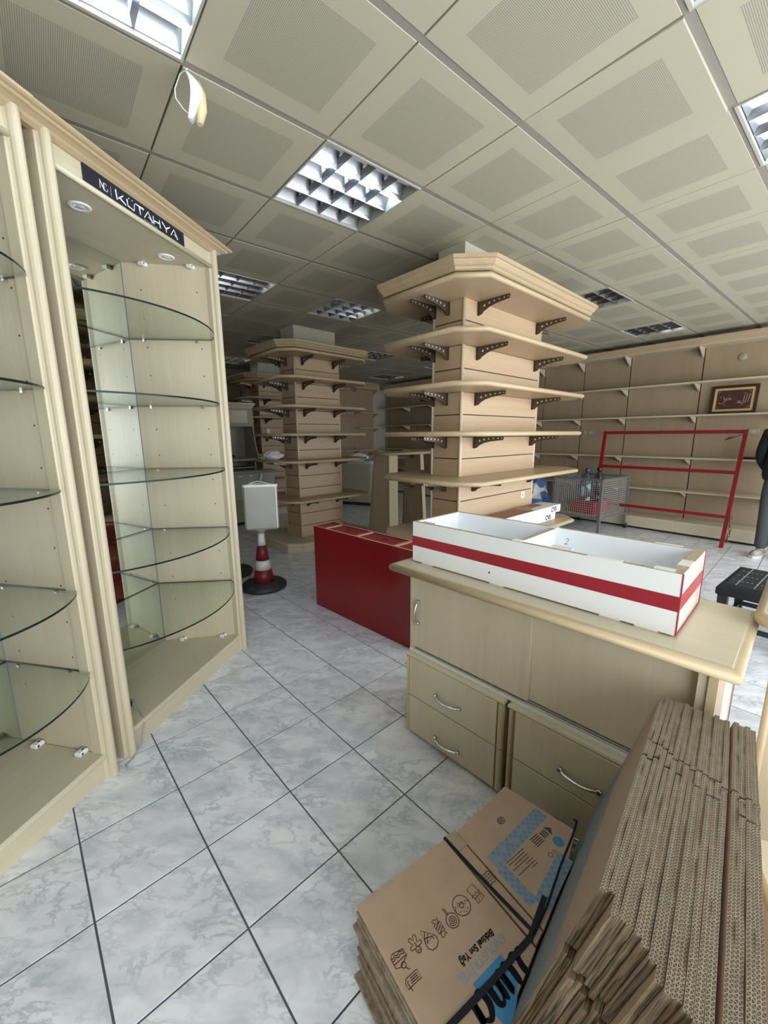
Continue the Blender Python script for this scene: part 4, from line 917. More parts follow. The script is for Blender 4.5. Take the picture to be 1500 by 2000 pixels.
for side in range(4):
    wm = MB(); L_ = CX if side < 2 else CY
    for k in range(1, int(L_/0.032)):
        u = k*0.032; h = 0.0016
        if side < 2: y = (0 if side == 0 else CY); wm.box(u-h, u+h, y-h, y+h, CZ0, CZ1-0.02)
        else: x = (0 if side == 2 else CX); wm.box(x-h, x+h, u-h, u+h, CZ0, CZ1-0.02)
    for k in range(1, 17):
        z = CZ0+k*0.032; h = 0.0016
        if side < 2: y = (0 if side == 0 else CY); wm.box(0, CX, y-h, y+h, z-h, z+h)
        else: x = (0 if side == 2 else CX); wm.box(x-h, x+h, 0, CY, z-h, z+h)
    o = wm.build('wire_mesh', WIREGREY, cart); o['kind'] = 'stuff'
def on_cart(x, y, z): return Vector((3.07, 5.64, 0))+Matrix.Rotation(XA, 3, 'Z') @ Vector((x, y, z))
cr = thing('red_crate', 'red plastic crate standing in the wire mesh cart', 'crate', tuple(on_cart(0.43, 0.34, CZ0)), XA)
mb = MB()
for (x0, x1, y0, y1) in ((-0.26, 0.26, -0.17, -0.155), (-0.26, 0.26, 0.155, 0.17), (-0.26, -0.245, -0.155, 0.155), (0.245, 0.26, -0.155, 0.155)): mb.box(x0, x1, y0, y1, 0.0, 0.19)
mb.box(-0.245, 0.245, -0.155, 0.155, 0.0, 0.012); mb.build('body', REDCRATE, cr)
mb = MB(); mb.sweep([(-0.26, -0.17), (0.26, -0.17), (0.26, 0.17), (-0.26, 0.17), (-0.26, -0.17)], [(0.0, 0.17), (0.012, 0.17), (0.012, 0.19), (0.0, 0.19)]); mb.build('rim', REDCRATE, cr)
def bottle(label, x, y, cap):
    t = thing('water_bottle', label, 'bottle', tuple(on_cart(x, y, CZ0+0.0125)), XA+0.5)
    pr = [(r_*1.05, z_*1.10) for r_, z_ in [(0.0, 0.0), (0.085, 0.0), (0.095, 0.012), (0.095, 0.10), (0.088, 0.11), (0.095, 0.12), (0.095, 0.20), (0.088, 0.21), (0.095, 0.22), (0.096, 0.36), (0.085, 0.42), (0.055, 0.49), (0.030, 0.53), (0.026, 0.56), (0.0, 0.56)]]
    mb = MB(); mb.lathe(pr, 24, caps=False); mb.build('body', BOTTLE, t)
    mb = MB(); mb.lathe([(0.0, 0.548), (0.032, 0.548), (0.036, 0.555), (0.036, 0.592), (0.030, 0.60), (0.0, 0.60)], 18); mb.v = [(x_, y_, z_+0.056) for x_, y_, z_ in mb.v]; mb.build('cap', cap, t)
    mb = MB(); mb.tube([(0.04, 0, 0.53), (0.07, 0, 0.545), (0.10, 0, 0.575), (0.115, 0, 0.60), (0.10, 0, 0.58), (0.06, 0, 0.555), (0.036, 0, 0.54)], 0.008, 6); mb.v = [(x_, y_, z_+0.056) for x_, y_, z_ in mb.v]; mb.build('carry_handle', cap, t)
bottle('clear water bottle with bright blue cap in the mesh cart, left one', 0.27, 0.36, BLUECAP)
bottle('clear water bottle with dark cap in the mesh cart, right one', 0.57, 0.33, BLACKPLASTIC)
def lump(name, label, cat, loc, size, mat, seed, n=14, mats=None):
    rnd = random.Random(seed); mb = MB(); rings = []
    for k in range(8):
        v = k/7; r0 = math.sin(PI*(0.10+0.85*v))**0.7; z = v*size[2]
        rings.append([(size[0]*r0*math.cos(2*PI*i/n)*(1+rnd.uniform(-.22, .22)), size[1]*r0*math.sin(2*PI*i/n)*(1+rnd.uniform(-.22, .22)), max(0, z+(rnd.uniform(-.06, .06)*size[2] if k else 0))) for i in range(n)])
    mb.rings(rings, 0, False); 
    if mats: mb.m = [rnd.randrange(len(mats)) if rnd.random() < 0.5 else 0 for _ in mb.m]
    o = mb.build(name, mats or mat, None, loc); return tag(o, label, cat)
lump('plastic_sack', 'crumpled blue and white plastic sack beside the mesh cart', 'bag', (2.55, 6.72, 0), (0.24, 0.24, 0.72), None, 3, 12, [BAGBLUE, BAGWHITE])

# ------------------------------------------------------------------ cartons on the lower shelf of the near pillar
def carton(label, a, b, w, z0, z1, top, mark):
    """long box with its marked face from a to b in plan"""
    a, b = Vector((a[0], a[1], 0)), Vector((b[0], b[1], 0)); d = (b-a); L_ = d.length
    t = thing('long_carton', label, 'box', (a.x, a.y, z0), math.atan2(d.y, d.x), 'long cartons on the near pillar')
    mb = MB(); mb.rbox(0, L_, 0, w, 0, z1-z0, 0.002); mb.build('carton_body', PINKBOX, t)
    h = z1-z0
    mb = MB(); mb.box(0.012, L_*0.60, 0.008, w-0.008, h, h+0.0012, 0); mb.box(L_*0.64, L_*0.86, w*0.45, w-0.006, h, h+0.0012, 0)
    if top: mb.build('brown_top_film', BROWNTOP, t)
    if top: mb = MB(); mb.rings([[(L_*0.56, 0.03, h+0.002), (L_*0.56, w-0.03, h+0.002)], [(L_*0.62, 0.05, h+0.02), (L_*0.64, w-0.05, h+0.02)], [(L_*0.66, 0.06, h+0.003), (L_*0.70, w-0.05, h+0.003)]], 0, False, False, False); mb.build('torn_flap', CARD, t)
    text_mesh(mark, h*0.95, 'marker_lettering', DKTEXT, t, frame_mtx((L_-0.19, -0.0008, h*0.18), (1, 0, 0), (0, 0, 1)), shear=-0.1, bold=0.0024)
    pr = MB()
    for r in range(4):
        x = L_*0.62; 
        for q in range(5):
            wd = 0.012+0.02*((r*5+q*3) % 4)/3; ribbon(pr, [(x, h*(0.25+0.16*r)), (x+wd, h*(0.25+0.16*r))], h*0.05); x += wd+0.008
    pr.v = [(x, -0.0006, y) for x, y, z in pr.v]; pr.build('small_print', GREYTEXT, t)
    return t
pa = Vector((0.575, 3.057)); er = Vector((math.cos(P1A), math.sin(P1A))); el = Vector((-er.y, er.x))
def on_p1(x, y): v = pa+er*x+el*y; return (v.x, v.y)
carton('lower white long carton with marker letters on the near pillar shelf', on_p1(0.10, -0.215), on_p1(1.19, -0.215), 0.19, 0.6605, 0.722, False, 'CVS')
carton('upper white long carton with brown top and marker letters on the near pillar shelf', on_p1(0.055, -0.235), on_p1(1.275, -0.22), 0.19, 0.7225, 0.79, True, 'CVS')

# ------------------------------------------------------------------ red box unit behind the counter
rb = thing('red_panel_box', 'glossy dark red panelled box standing on edge beside the counter', 'box', (-0.59, 3.299, 0), math.radians(-44.9))
RL, RD, RH = 1.12, 0.205, 0.698
mb = MB(); mb.box(0, RL, 0, 0.018, 0, RH); mb.build('front_panel', REDLAM, rb)
mb = MB(); mb.box(0, RL, RD-0.018, RD, 0, RH); mb.build('back_panel', REDLAM, rb)
for x in (0, RL-0.018): mb = MB(); mb.box(x, x+0.018, 0.018, RD-0.018, 0, RH-0.002); mb.build('end_panel', REDLAM, rb)
mb = MB(); mb.box(0.0, RL, 0.0, 0.018, RH, RH+0.001); mb.box(0.12, RL, RD-0.018, RD, RH, RH+0.001); mb.build('board_edge', REDEDGE2, rb)
for x in (0.118, 0.50, 0.90): mb = MB(); mb.box(x, x+0.03, 0.018, RD-0.018, 0.02, RH); mb.build('rib', plain('pale_rib', (0.50, 0.33, 0.22), 0.6) if 'pale_rib' not in MATS else MATS['pale_rib'], rb)
for x0, x1 in ((0.018, 0.118), (0.148, 0.50), (0.53, 0.90), (0.93, RL-0.018)): mb = MB(); mb.box(x0, x1, 0.018, RD-0.018, RH-0.028, RH-0.006); mb.build('top_insert', REDTOP, rb)
for x in (0.33, 0.74): mb = MB(); mb.tube([(x-0.03, 0.10, RH-0.005), (x, 0.112, RH-0.001), (x+0.03, 0.10, RH-0.005)], 0.003, 5); mb.build('wire_loop', DARKGAP, rb)

# ------------------------------------------------------------------ traffic cone with sign board
def cone(label, loc, rz, board=True):
    t = thing('traffic_cone', label, 'traffic cone', loc, rz)
    mb = MB(); mb.lathe([(0.0, 0.0), (0.200, 0.0), (0.212, 0.010), (0.212, 0.035), (0.196, 0.052), (0.13, 0.062), (0.125, 0.066), (0.0, 0.066)], 32); b = mb.build('rubber_base', RUBBER, t)
    mb = MB(); mb.box(-0.14, -0.08, -0.17, -0.13, 0.050, 0.066); mb.build('base_recess', BLACKPLASTIC, b)
    def rad(z): return 0.098-(z-0.06)*0.158
    for nm, z0, z1, mt in (('cone_section', 0.060, 0.190, CONERED), ('reflective_band', 0.190, 0.280, CONEWHITE), ('cone_section', 0.280, 0.425, CONERED), ('cone_tip', 0.425, 0.545, CONEWHITE)):
        mb = MB(); mb.lathe([(rad(z0), z0), (rad(z1), z1)] if nm != 'cone_tip' else [(rad(z0), z0), (0.034, 0.47), (0.030, 0.56)], 24); mb.build(nm, mt, t)
    if board:
        mb = MB(); mb.lathe([(0.032, 0.54), (0.036, 0.56), (0.075, 0.585), (0.08, 0.592)], 16); mb.build('board_collar', SIGNGREY, t)
        tri = [(-0.17, -0.055), (0.175, -0.055), (0.02, 0.10)]
        mb = MB(); mb.slab([(-0.115, -0.07), (0.155, -0.07), (0.172, -0.055), (0.166, -0.042), (0.02, 0.09), (0.0, 0.09), (-0.126, -0.042), (-0.132, -0.055)], [(0.012, 0.585), (0.0, 0.60), (0.0, 0.99), (0.004, 0.996)]); s = mb.build('sign_board', SIGNGREY, t)
        mb = MB(); mb.sweep([(-0.115, -0.07), (0.155, -0.07), (0.172, -0.055), (0.166, -0.042), (0.02, 0.09), (0.0, 0.09), (-0.126, -0.042), (-0.132, -0.055), (-0.115, -0.07)], [(-0.006, 0.986), (0.003, 0.986), (0.003, 1.006), (-0.006, 1.006)]); mb.build('rim', WHITE_PL, s)
        mb = MB(); mb.tube([(-0.10, -0.05, 1.0), (-0.05, -0.03, 1.022), (0.0, 0.03, 1.028), (0.06, -0.02, 1.02), (0.13, -0.05, 1.0)], 0.004, 6); mb.build('grip_wire', WHITE_PL, s)
        mb = MB(); mb.box(0.155, 0.163, -0.0705, -0.068, 0.60, 0.99); mb.build('edge_strip', WHITE_PL, s)
    return t
cone('red and white traffic cone carrying a blank grey sign board', (-1.166, 3.712, 0), math.radians(14))
cone('second traffic cone, only its black base showing beside the cabinet post', (-1.62, 4.10, 0), 0.5, False)

# ------------------------------------------------------------------ black padded stool
so = thing('padded_stool', 'low black padded stool with stitched cushion behind the counter', 'stool', (2.33, 2.665, 0), math.radians(38))
mb = MB(); mb.slab([(-0.02, -0.46), (0.60, -0.46), (0.60, 0.01), (-0.02, 0.01)], [(0.006, 0.335), (0, 0.345), (0, 0.385), (0.012, 0.405), (0.04, 0.415)]); cu = mb.build('cushion', BLACKSEAT, so)
sm = MB()
for k in range(1, 5):
    y = -0.46+0.47*k/5
    for q in range(26):
        x = 0.03+0.52*q/26; sm.box(x, x+0.010, y-0.003, y+0.003, 0.4145, 0.4175)
for k in range(1, 4):
    x = 0.58*k/4
    for q in range(16):
        y = -0.43+0.40*q/16; sm.box(x-0.002, x+0.002, y, y+0.010, 0.4145, 0.417)
o = sm.build('stitching', STITCH, cu); o['kind'] = 'stuff'
for x, y in ((0.02, -0.03), (0.56, -0.03), (0.02, -0.42), (0.56, -0.42)):
    mb = MB(); mb.rings([[(x-w, y-w, z), (x+w, y-w, z), (x+w, y+w, z), (x-w, y+w, z)] for w, z in ((0.022, 0.0), (0.028, 0.34))], 0); mb.build('leg', BLACKPLASTIC, so)
for y in (-0.03, -0.42): mb = MB(); mb.box(0.02, 0.56, y-0.012, y+0.012, 0.10, 0.13); mb.build('stretcher', BLACKPLASTIC, so)
for x in (0.02, 0.56): mb = MB(); mb.box(x-0.012, x+0.012, -0.42, -0.03, 0.11, 0.14); mb.build('stretcher', BLACKPLASTIC, so)

# ------------------------------------------------------------------ person at the right edge
def skinned(name, joints, edges, radii, mat, parent, sub=2, root=0):
    me = bpy.data.meshes.new(name); me.from_pydata(joints, edges, []); o = bpy.data.objects.new(name, me); COL.objects.link(o)
    m = o.modifiers.new('skin', 'SKIN'); m.use_smooth_shade = True
    s = o.modifiers.new('sub', 'SUBSURF'); s.levels = sub; s.render_levels = sub
    for i, r in enumerate(radii):
        sv = me.skin_vertices[0].data[i]; sv.radius = r if isinstance(r, tuple) else (r, r); sv.use_root = (i == root)
    bpy.context.view_layer.update()
    m2 = bpy.data.meshes.new_from_object(o.evaluated_get(bpy.context.evaluated_depsgraph_get()))
    bpy.data.objects.remove(o); bpy.data.meshes.remove(me); m2.materials.clear(); m2.materials.append(mat)
    for p in m2.polygons: p.use_smooth = True
    o = bpy.data.objects.new(name, m2); COL.objects.link(o); o.parent = parent; return o
pe = thing('person', 'person in black jacket, grey jeans and pale grey shoes standing at the right edge', 'person', (4.535, 4.545, 0), math.radians(128))
# local frame: y = the way the person faces, x = to the person's right hand when y is forward
J = [(0, 0, 0.95), (0, 0.0, 1.12), (0, -0.01, 1.30), (0, -0.01, 1.44), (0, 0.0, 1.52), (0, 0.02, 1.60), (0, 0.03, 1.69), (0, 0.02, 1.745)]
Rr = [(0.15, 0.10), (0.14, 0.10), (0.16, 0.105), (0.13, 0.09), (0.055, 0.055), (0.068, 0.082), (0.078, 0.095), (0.05, 0.06)]
E_ = [(k, k+1) for k in range(7)]
def limb(par, pts, rs):
    i = par
    for p, r in zip(pts, rs): J.append(p); Rr.append(r); E_.append((i, len(J)-1)); i = len(J)-1
    return i
for s in (-1, 1):
    limb(0, [(s*0.095, 0, 0.86), (s*0.10, 0.015, 0.50), (s*0.105, -0.01, 0.10), (s*0.11, 0.0, 0.05), (s*0.12, 0.13, 0.03)], [0.085, 0.058, 0.042, 0.042, 0.032])
    w = limb(3, [(s*0.185, -0.01, 1.43), (s*0.235, -0.07, 1.15), (s*0.15, -0.165, 0.98)], [0.058, 0.044, 0.030])
    hnd = limb(w, [(s*0.125, -0.180, 0.95), (s*0.085, -0.190, 0.93)], [(0.018, 0.036), (0.014, 0.040)])
    for f, (dy, ln) in enumerate(((0.034, 0.070), (0.012, 0.082), (-0.010, 0.076), (-0.030, 0.060))):
        limb(hnd, [(s*0.070, -0.192, 0.925+dy), (s*(0.070-ln*0.55), -0.196, 0.918+dy), (s*(0.070-ln), -0.186, 0.910+dy)], [0.0095, 0.009, 0.0075])
    limb(w, [(s*0.115, -0.185, 0.985), (s*0.080, -0.200, 0.985), (s*0.060, -0.205, 0.975)], [0.013, 0.011, 0.009])
body = skinned('body', J, E_, Rr, SKIN, pe, 2, 0)
mb = MB(); R3 = []
for k in range(9):
    v = k/8; a = PI/2*v*0.97; R3.append([(0.086*math.cos(a)*math.cos(2*PI*i/18), 0.018+0.102*math.cos(a)*math.sin(2*PI*i/18)-0.012, 1.672+0.098*math.sin(a)+(0.03*max(0, math.sin(2*PI*i/18)) if k == 0 else 0)-(0.05*max(0, -math.sin(2*PI*i/18)) if k == 0 else 0)) for i in range(18)])
mb.rings(R3, 0, True); mb.build('hair', HAIR, pe)
for s in (-1, 1):
    mb = MB(); mb.lathe([(0.0, -0.006), (0.010, 0.0), (0.0, 0.006)], 8, s*0.030, 0.118, caps=False); mb.v = [(x, y, z+1.665) for x, y, z in mb.v]; mb.build('eye', WHITE_PL, pe)
    mb = MB(); mb.rings([[(s*(0.078+0.008*q), 0.015+0.016*math.cos(2*PI*i/8), 1.655+0.030*math.sin(2*PI*i/8)) for i in range(8)] for q in (0, 1)], 0, True); mb.build('ear', SKIN, pe)
mb = MB(); mb.rings([[(-0.008, 0.112, 1.672), (0.008, 0.112, 1.672), (0.0, 0.124, 1.672)], [(-0.016, 0.108, 1.628), (0.016, 0.108, 1.628), (0.0, 0.146, 1.634)]], 0, True); mb.build('nose', SKIN, pe)
mb = MB(); mb.rings([[(-0.024, 0.106, 1.598), (0.024, 0.106, 1.598), (0.018, 0.118, 1.598), (-0.018, 0.118, 1.598)], [(-0.022, 0.106, 1.608), (0.022, 0.106, 1.608), (0.014, 0.119, 1.608), (-0.014, 0.119, 1.608)]], 0, True); mb.build('mouth', plain('lips', (0.33, 0.13, 0.11), 0.5), pe)
JJ = [(0, 0, 0.815), (0, 0, 1.10), (0, -0.01, 1.30), (0, -0.01, 1.43), (0, -0.005, 1.50)]; RJ = [(0.265, 0.150), (0.20, 0.13), (0.185, 0.125), (0.15, 0.105), (0.075, 0.075)]; EJ = [(0, 1), (1, 2), (2, 3), (3, 4)]
for s in (-1, 1):
    n0 = len(JJ); JJ += [(s*0.19, -0.01, 1.425), (s*0.242, -0.07, 1.15), (s*0.175, -0.145, 1.01), (s*0.15, -0.165, 0.985)]; RJ += [0.078, 0.066, 0.056, 0.052]; EJ += [(3, n0), (n0, n0+1), (n0+1, n0+2), (n0+2, n0+3)]
skinned('jacket', JJ, EJ, RJ, BLACKCLOTH, pe, 2, 0)
JT = [(0, 0, 0.98), (0, 0, 0.90)]; RTt = [(0.155, 0.11), (0.155, 0.115)]; ET = [(0, 1)]
for s in (-1, 1):
    n0 = len(JT); JT += [(s*0.095, 0, 0.82), (s*0.10, 0.02, 0.50), (s*0.105, -0.005, 0.16), (s*0.107, 0.0, 0.075)]; RTt += [0.098, 0.075, 0.066, 0.068]; ET += [(1, n0), (n0, n0+1), (n0+1, n0+2), (n0+2, n0+3)]
skinned('jeans', JT, ET, RTt, DENIM, pe, 2, 1)
for s in (-1, 1):
    prof = [(s*0.11-0.044, -0.075), (s*0.11+0.044, -0.075), (s*0.12+0.052, 0.12), (s*0.125+0.034, 0.205), (s*0.125, 0.222), (s*0.125-0.034, 0.205), (s*0.12-0.052, 0.12)]
    mb = MB(); mb.slab(prof, [(0.0, 0.0), (-0.004, 0.004), (-0.004, 0.024), (0.0, 0.027)]); so_ = mb.build('shoe_sole', SOLE, pe)
    mb = MB(); mb.slab(prof, [(0.0, 0.027), (-0.002, 0.04), (0.008, 0.06), (0.022, 0.075), (0.034, 0.085)], 0, True); mb.build('shoe', SHOE, pe)

# ------------------------------------------------------------------ splayed display table behind the red box
tb = thing('splayed_table', 'tall maple display table on splayed panel legs behind the red box', 'table', (0.05, 5.22, 0), math.radians(40))
mb = MB(); mb.slab([(-0.02, -0.02), (1.0, -0.02), (1.0, 0.38), (-0.02, 0.38)], bull(1.178, 1.215, 0.018), 0, True, 1); mb.build('table_top', [EDGE, MAPLE_X], tb)
def splay(xt, xb_, w):
    mb = MB(); mb.rings([[(xb_, -0.045, 0.0), (xb_+w, -0.045, 0.0), (xb_+w, 0.405, 0.0), (xb_, 0.405, 0.0)], [(xt, 0.03, 1.178), (xt+w, 0.03, 1.178), (xt+w, 0.33, 1.178), (xt, 0.33, 1.178)]], 0); p = mb.build('leg', MAPLE, tb)
    for (yb, yt) in ((-0.052, 0.022), (0.372, 0.298)):
        mb = MB(); mb.rings([[(xb_-0.006, yb, 0.0), (xb_+w+0.006, yb, 0.0), (xb_+w+0.006, yb+0.04, 0.0), (xb_-0.006, yb+0.04, 0.0)], [(xt-0.006, yt, 1.178), (xt+w+0.006, yt, 1.178), (xt+w+0.006, yt+0.04, 1.178), (xt-0.006, yt+0.04, 1.178)]], 0); mb.build('edge_post', EDGE_Z, p)
splay(0.05, -0.01, 0.14); splay(0.62, 0.64, 0.05)
mb = MB(); mb.slab([(0.14, -0.01), (0.64, -0.01), (0.64, 0.37), (0.14, 0.37)], bull(0.10, 0.15, 0.02), 0, True); mb.build('lower_shelf', MAPLE_X, tb)
for z in (1.12, 0.70): mb = MB(); mb.box(0.18, 0.64, 0.16, 0.19, z, z+0.035); mb.build('stretcher', FRAMEWOOD, tb)

# ------------------------------------------------------------------ far counters and hutch
fc = thing('far_counter', 'far cream counter with rounded corner and grey top right of the middle pillar', 'counter', (-0.156, 8.13, 0), math.radians(155))
def rcorner(x0, x1, y0, y1, r): return [(x0+r-r*math.cos(a), y1-r+r*math.sin(a)) for a in [PI/2*k/6 for k in range(7)]]
cpoly = rcorner(0, 1.5, 0.0, 0.0, 0.0)
def rc_poly(x0, x1, yb, yf, r): return [(x0+r-r*math.sin(a), yf-r+r*math.cos(a)) for a in [PI/2*k/6 for k in range(7)]]+[(x0, yb), (x1, yb), (x1, yf)]
mb = MB(); mb.slab(rc_poly(0.02, 1.5, -0.55, 0.0, 0.14), [(0, 0.07), (0, 0.86)]); mb.build('body', CREAMPANEL, fc)
mb = MB(); mb.slab(rc_poly(0.05, 1.46, -0.52, -0.04, 0.12), [(0, 0.0), (0, 0.07)]); mb.build('kickboard', BLACKKICK, fc)
mb = MB(); mb.slab(rc_poly(-0.01, 1.53, -0.58, 0.03, 0.16), [(0.004, 0.86), (0, 0.868), (0, 0.925), (0.02, 0.936)]); mb.build('worktop', GREYTOP, fc)
lump('white_bag', 'small crumpled white bag lying on the far counter', 'bag', (-0.50, 8.10, 0.937), (0.19, 0.12, 0.15), BAGWHITE, 5)
mc = thing('glazed_counter', 'counter with grey green panel and pale top behind the traffic cone sign', 'counter', (-1.845, 6.90, 0), BANG)
mb = MB(); mb.slab([(-0.02, -0.34), (1.5, -0.34), (1.5, 0.03), (-0.02, 0.03)], bull(0.835, 0.88, 0.02), 0, True); mb.build('worktop', GREYTOP, mc)
mb = MB(); mb.box(0.10, 1.46, -0.30, 0.0, 0.45, 0.835); mb.build('upper_panel', GREYGREEN, mc)
mb = MB(); mb.box(0.10, 1.48, -0.30, 0.012, 0.425, 0.450); mb.build('trim_rail', TRIM, mc)
mb = MB(); mb.box(0.10, 1.46, -0.30, 0.002, 0.05, 0.425); mb.build('lower_panel', CREAMPANEL, mc)
mb = MB(); mb.box(0.12, 1.46, -0.28, -0.03, 0.0, 0.05); mb.build('kickboard', BLACKKICK, mc)
mb = MB(); mb.box(0.02, 0.10, -0.30, -0.01, 0.03, 0.835); mb.build('end_upright', GREYTOP, mc)
mb = MB(); mb.tube([(0.27, 0.02, 0.83), (0.275, 0.03, 0.76), (0.30, 0.035, 0.72), (0.31, 0.03, 0.64)], [0.02, 0.028, 0.024, 0.014], 8); mb.build('white_tap', WHITE_PL, mc)
for x in (0.40, 0.58): mb = MB(); mb.box(x, x+0.06, -0.001, 0.003, 0.79, 0.808); mb.build('white_label', WHITE_PL, mc)
hu = thing('hutch_cabinet', 'pale hutch with flared side panel and open niche beside the cabinet post', 'cabinet', (-2.215, 7.045, 0), BANG)
side = [(-0.42, 0.0), (0.0, 0.0), (0.0, 1.0), (0.18, 1.03), (0.18, 1.06), (0.165, 1.10), (0.10, 1.20), (0.055, 1.32), (0.02, 1.48), (0.0, 1.62), (0.0, 1.92), (-0.42, 1.92)]
for x in (0.0, 0.98):
    mb = MB(); mb.rings([[(xx, y, z) for y, z in side] for xx in (x, x+0.022)], 0); mb.build('side_panel', GREYTOP if False else CREAMPANEL, hu)
mb = MB(); mb.box(0.022, 0.98, -0.42, -0.40, 0.0, 1.92); mb.build('back_panel', CREAMPANEL, hu)
mb = MB(); mb.slab([(-0.03, -0.44), (1.03, -0.44), (1.03, 0.04), (-0.03, 0.04)], [(0.03, 1.90), (0.02, 1.93), (0, 1.96), (0, 1.985)]); mb.build('cornice', MAPLE_X, hu)
mb = MB(); mb.box(0.022, 0.98, -0.03, -0.005, 1.60, 1.90); d = mb.build('upper_panel', CREAMPANEL, hu)
mb = MB(); mb.box(0.10, 0.55, -0.005, 0.0, 1.66, 1.86); mb.build('inset_panel', TRIM, d)
mb = MB(); mb.slab([(-0.02, -0.40), (1.02, -0.40), (1.02, 0.22), (-0.02, 0.22)], bull(1.035, 1.072, 0.016), 0, True); mb.build('ledge', GREYTOP, hu)
for z in (0.62, 0.90): mb = MB(); mb.box(0.022, 0.98, -0.40, -0.02, z, z+0.022); mb.build('shelf', CREAMPANEL, hu)
lump('dark_bag', 'dark lump lying in the niche of the hutch', 'bag', (-2.62, 6.76, 1.073), (0.14, 0.1, 0.10), BLACKCLOTH, 9)

# small things on the pillars
lump('white_cloth', 'crumpled white cloth lying on a shelf of the middle pillar', 'cloth', (-1.385, 5.14, 1.1445), (0.115, 0.08, 0.115), BAGWHITE, 11)
lump('yellow_packet', 'small yellowish packet beside the white cloth on the middle pillar', 'packet', (-1.53, 5.235, 1.1445), (0.055, 0.04, 0.05), YELLOWED, 4, 10)
cpv = Vector((-2.248, 7.563, 0))+Vector((math.cos(math.radians(43)), math.sin(math.radians(43)), 0))*0.03+Vector((math.sin(math.radians(43)), -math.cos(math.radians(43)), 0))*0.2
mb = MB(); mb.lathe([(0.0, 0.0), (0.04, 0.0), (0.048, 0.11), (0.044, 0.11), (0.037, 0.006), (0.0, 0.006)], 18, caps=False); o = mb.build('white_cup', WHITE_PL, None, (cpv.x, cpv.y, 1.4625)); tag(o, 'white cup standing on a shelf of the farthest pillar', 'cup')

# loose white fitting hanging from the ceiling
hg = thing('hanging_fitting', 'white and yellowed plastic fitting hanging loose from the ceiling on a wire', 'light fitting', (-0.700, 1.745, HC), 0)
mb = MB(); rr = []
for k in range(9):
    v = k/8; w = 0.046*math.sin(PI*(0.12+0.76*v)); z = -0.012-0.150*v; off = 0.030*math.sin(PI*v)
    rr.append([(off+w*math.cos(PI*i/8-PI/2)*0.7-0.01, w*math.sin(PI*i/8-PI/2), z) for i in range(9)])
mb.rings(rr, 0, True); mb.build('shell', AQUAWHITE, hg)
mb = MB(); mb.rings([[(x+0.012+0.018*math.cos(2*PI*i/10)*s, 0.02*math.sin(2*PI*i/10)*s, z) for i in range(10)] for x, s, z in ((0.018, 0.5, -0.04), (0.026, 1.0, -0.08), (0.026, 1.0, -0.13), (0.014, 0.6, -0.175))], 0, True); mb.build('yellowed_body', YELLOWED, hg)
mb = MB(); mb.tube([(0.0, 0.0, 0.004), (-0.03, -0.005, -0.02), (-0.055, 0.0, -0.06), (-0.055, 0.0, -0.09), (-0.03, 0.0, -0.125), (0.005, 0.0, -0.155)], 0.0022, 6); mb.build('wire_loop', WHITE_PL, hg)

# ------------------------------------------------------------------ lying pile of flattened cartons
EA = math.radians(34); PX0 = Vector((-0.078, 0.832, 0)); ex = Vector((math.cos(EA), math.sin(EA), 0)); gy = Vector((ex.y, -ex.x, 0))
ZTOP, NL = 0.250, 20; LT = ZTOP/NL
ORD = ['', 'first', 'second', 'third', 'fourth', 'fifth', 'sixth', 'seventh', 'eighth', 'ninth', 'tenth', 'eleventh', 'twelfth', 'thirteenth', 'fourteenth', 'fifteenth', 'sixteenth', 'seventeenth', 'eighteenth', 'nineteenth', 'twentieth']
rnd = random.Random(5)
def clip_poly(dx0, dy0, dx1, z):
    """plan outline in (ex, gy) coordinates, trimmed where the leaning bundle stands"""
    lim = 0.287-0.272*z+0.012
    def right(u, v): p = PX0+ex*u+gy*v; return -0.75*p.x+0.66*p.y
    pts = []
    def vmax(u):
        v = 0.02
        while v < 0.62 and right(u, v) > lim: v += 0.004
        return v
    return [(dx0, dy0), (dx1, dy0), (dx1, min(0.30, vmax(dx1))), (0.45, vmax(0.45)), (0.25, vmax(0.25)), (dx0, vmax(dx0))]
def pile_mb(poly, z0, z1):
    mb = MB(); q = [PX0+ex*u+gy*v for u, v in poly]; q = [(p.x, p.y) for p in q]
    if area(q) < 0: q = q[::-1]
    mb.slab(q, [(0.001, z0), (0, z0+0.002), (0, z1-0.002), (0.001, z1)]); return mb
for k in range(NL-1):
    z0 = LT*k; j1, j2, j3 = rnd.uniform(-0.010, 0.012), rnd.uniform(-0.012, 0.010), rnd.uniform(-0.03, 0.012)
    ins = 0.012*math.sin(k*0.9)+0.006
    poly = clip_poly(0.0+j1-ins*0.3, 0.004+j2*0.8, 0.60+j3, z0+LT)
    o = pile_mb(poly, z0+0.0004, z0+LT-0.0006).build('flattened_carton', CARD_D)
    nth = NL-2-k
    tag(o, 'brown flattened carton lying in the pile, '+('directly under the printed one' if nth == 0 else 'lowest, on the floor' if k == 0 else ORD[nth+1]+' layer below the printed one'), 'carton', 'flattened cartons in the lying pile')
tc_ = thing('printed_carton', 'printed flattened carton on top of the lying pile, with sweets and blue lettering', 'carton', tuple(PX0+Vector((0, 0, ZTOP-LT))), EA-PI/2+PI/2)
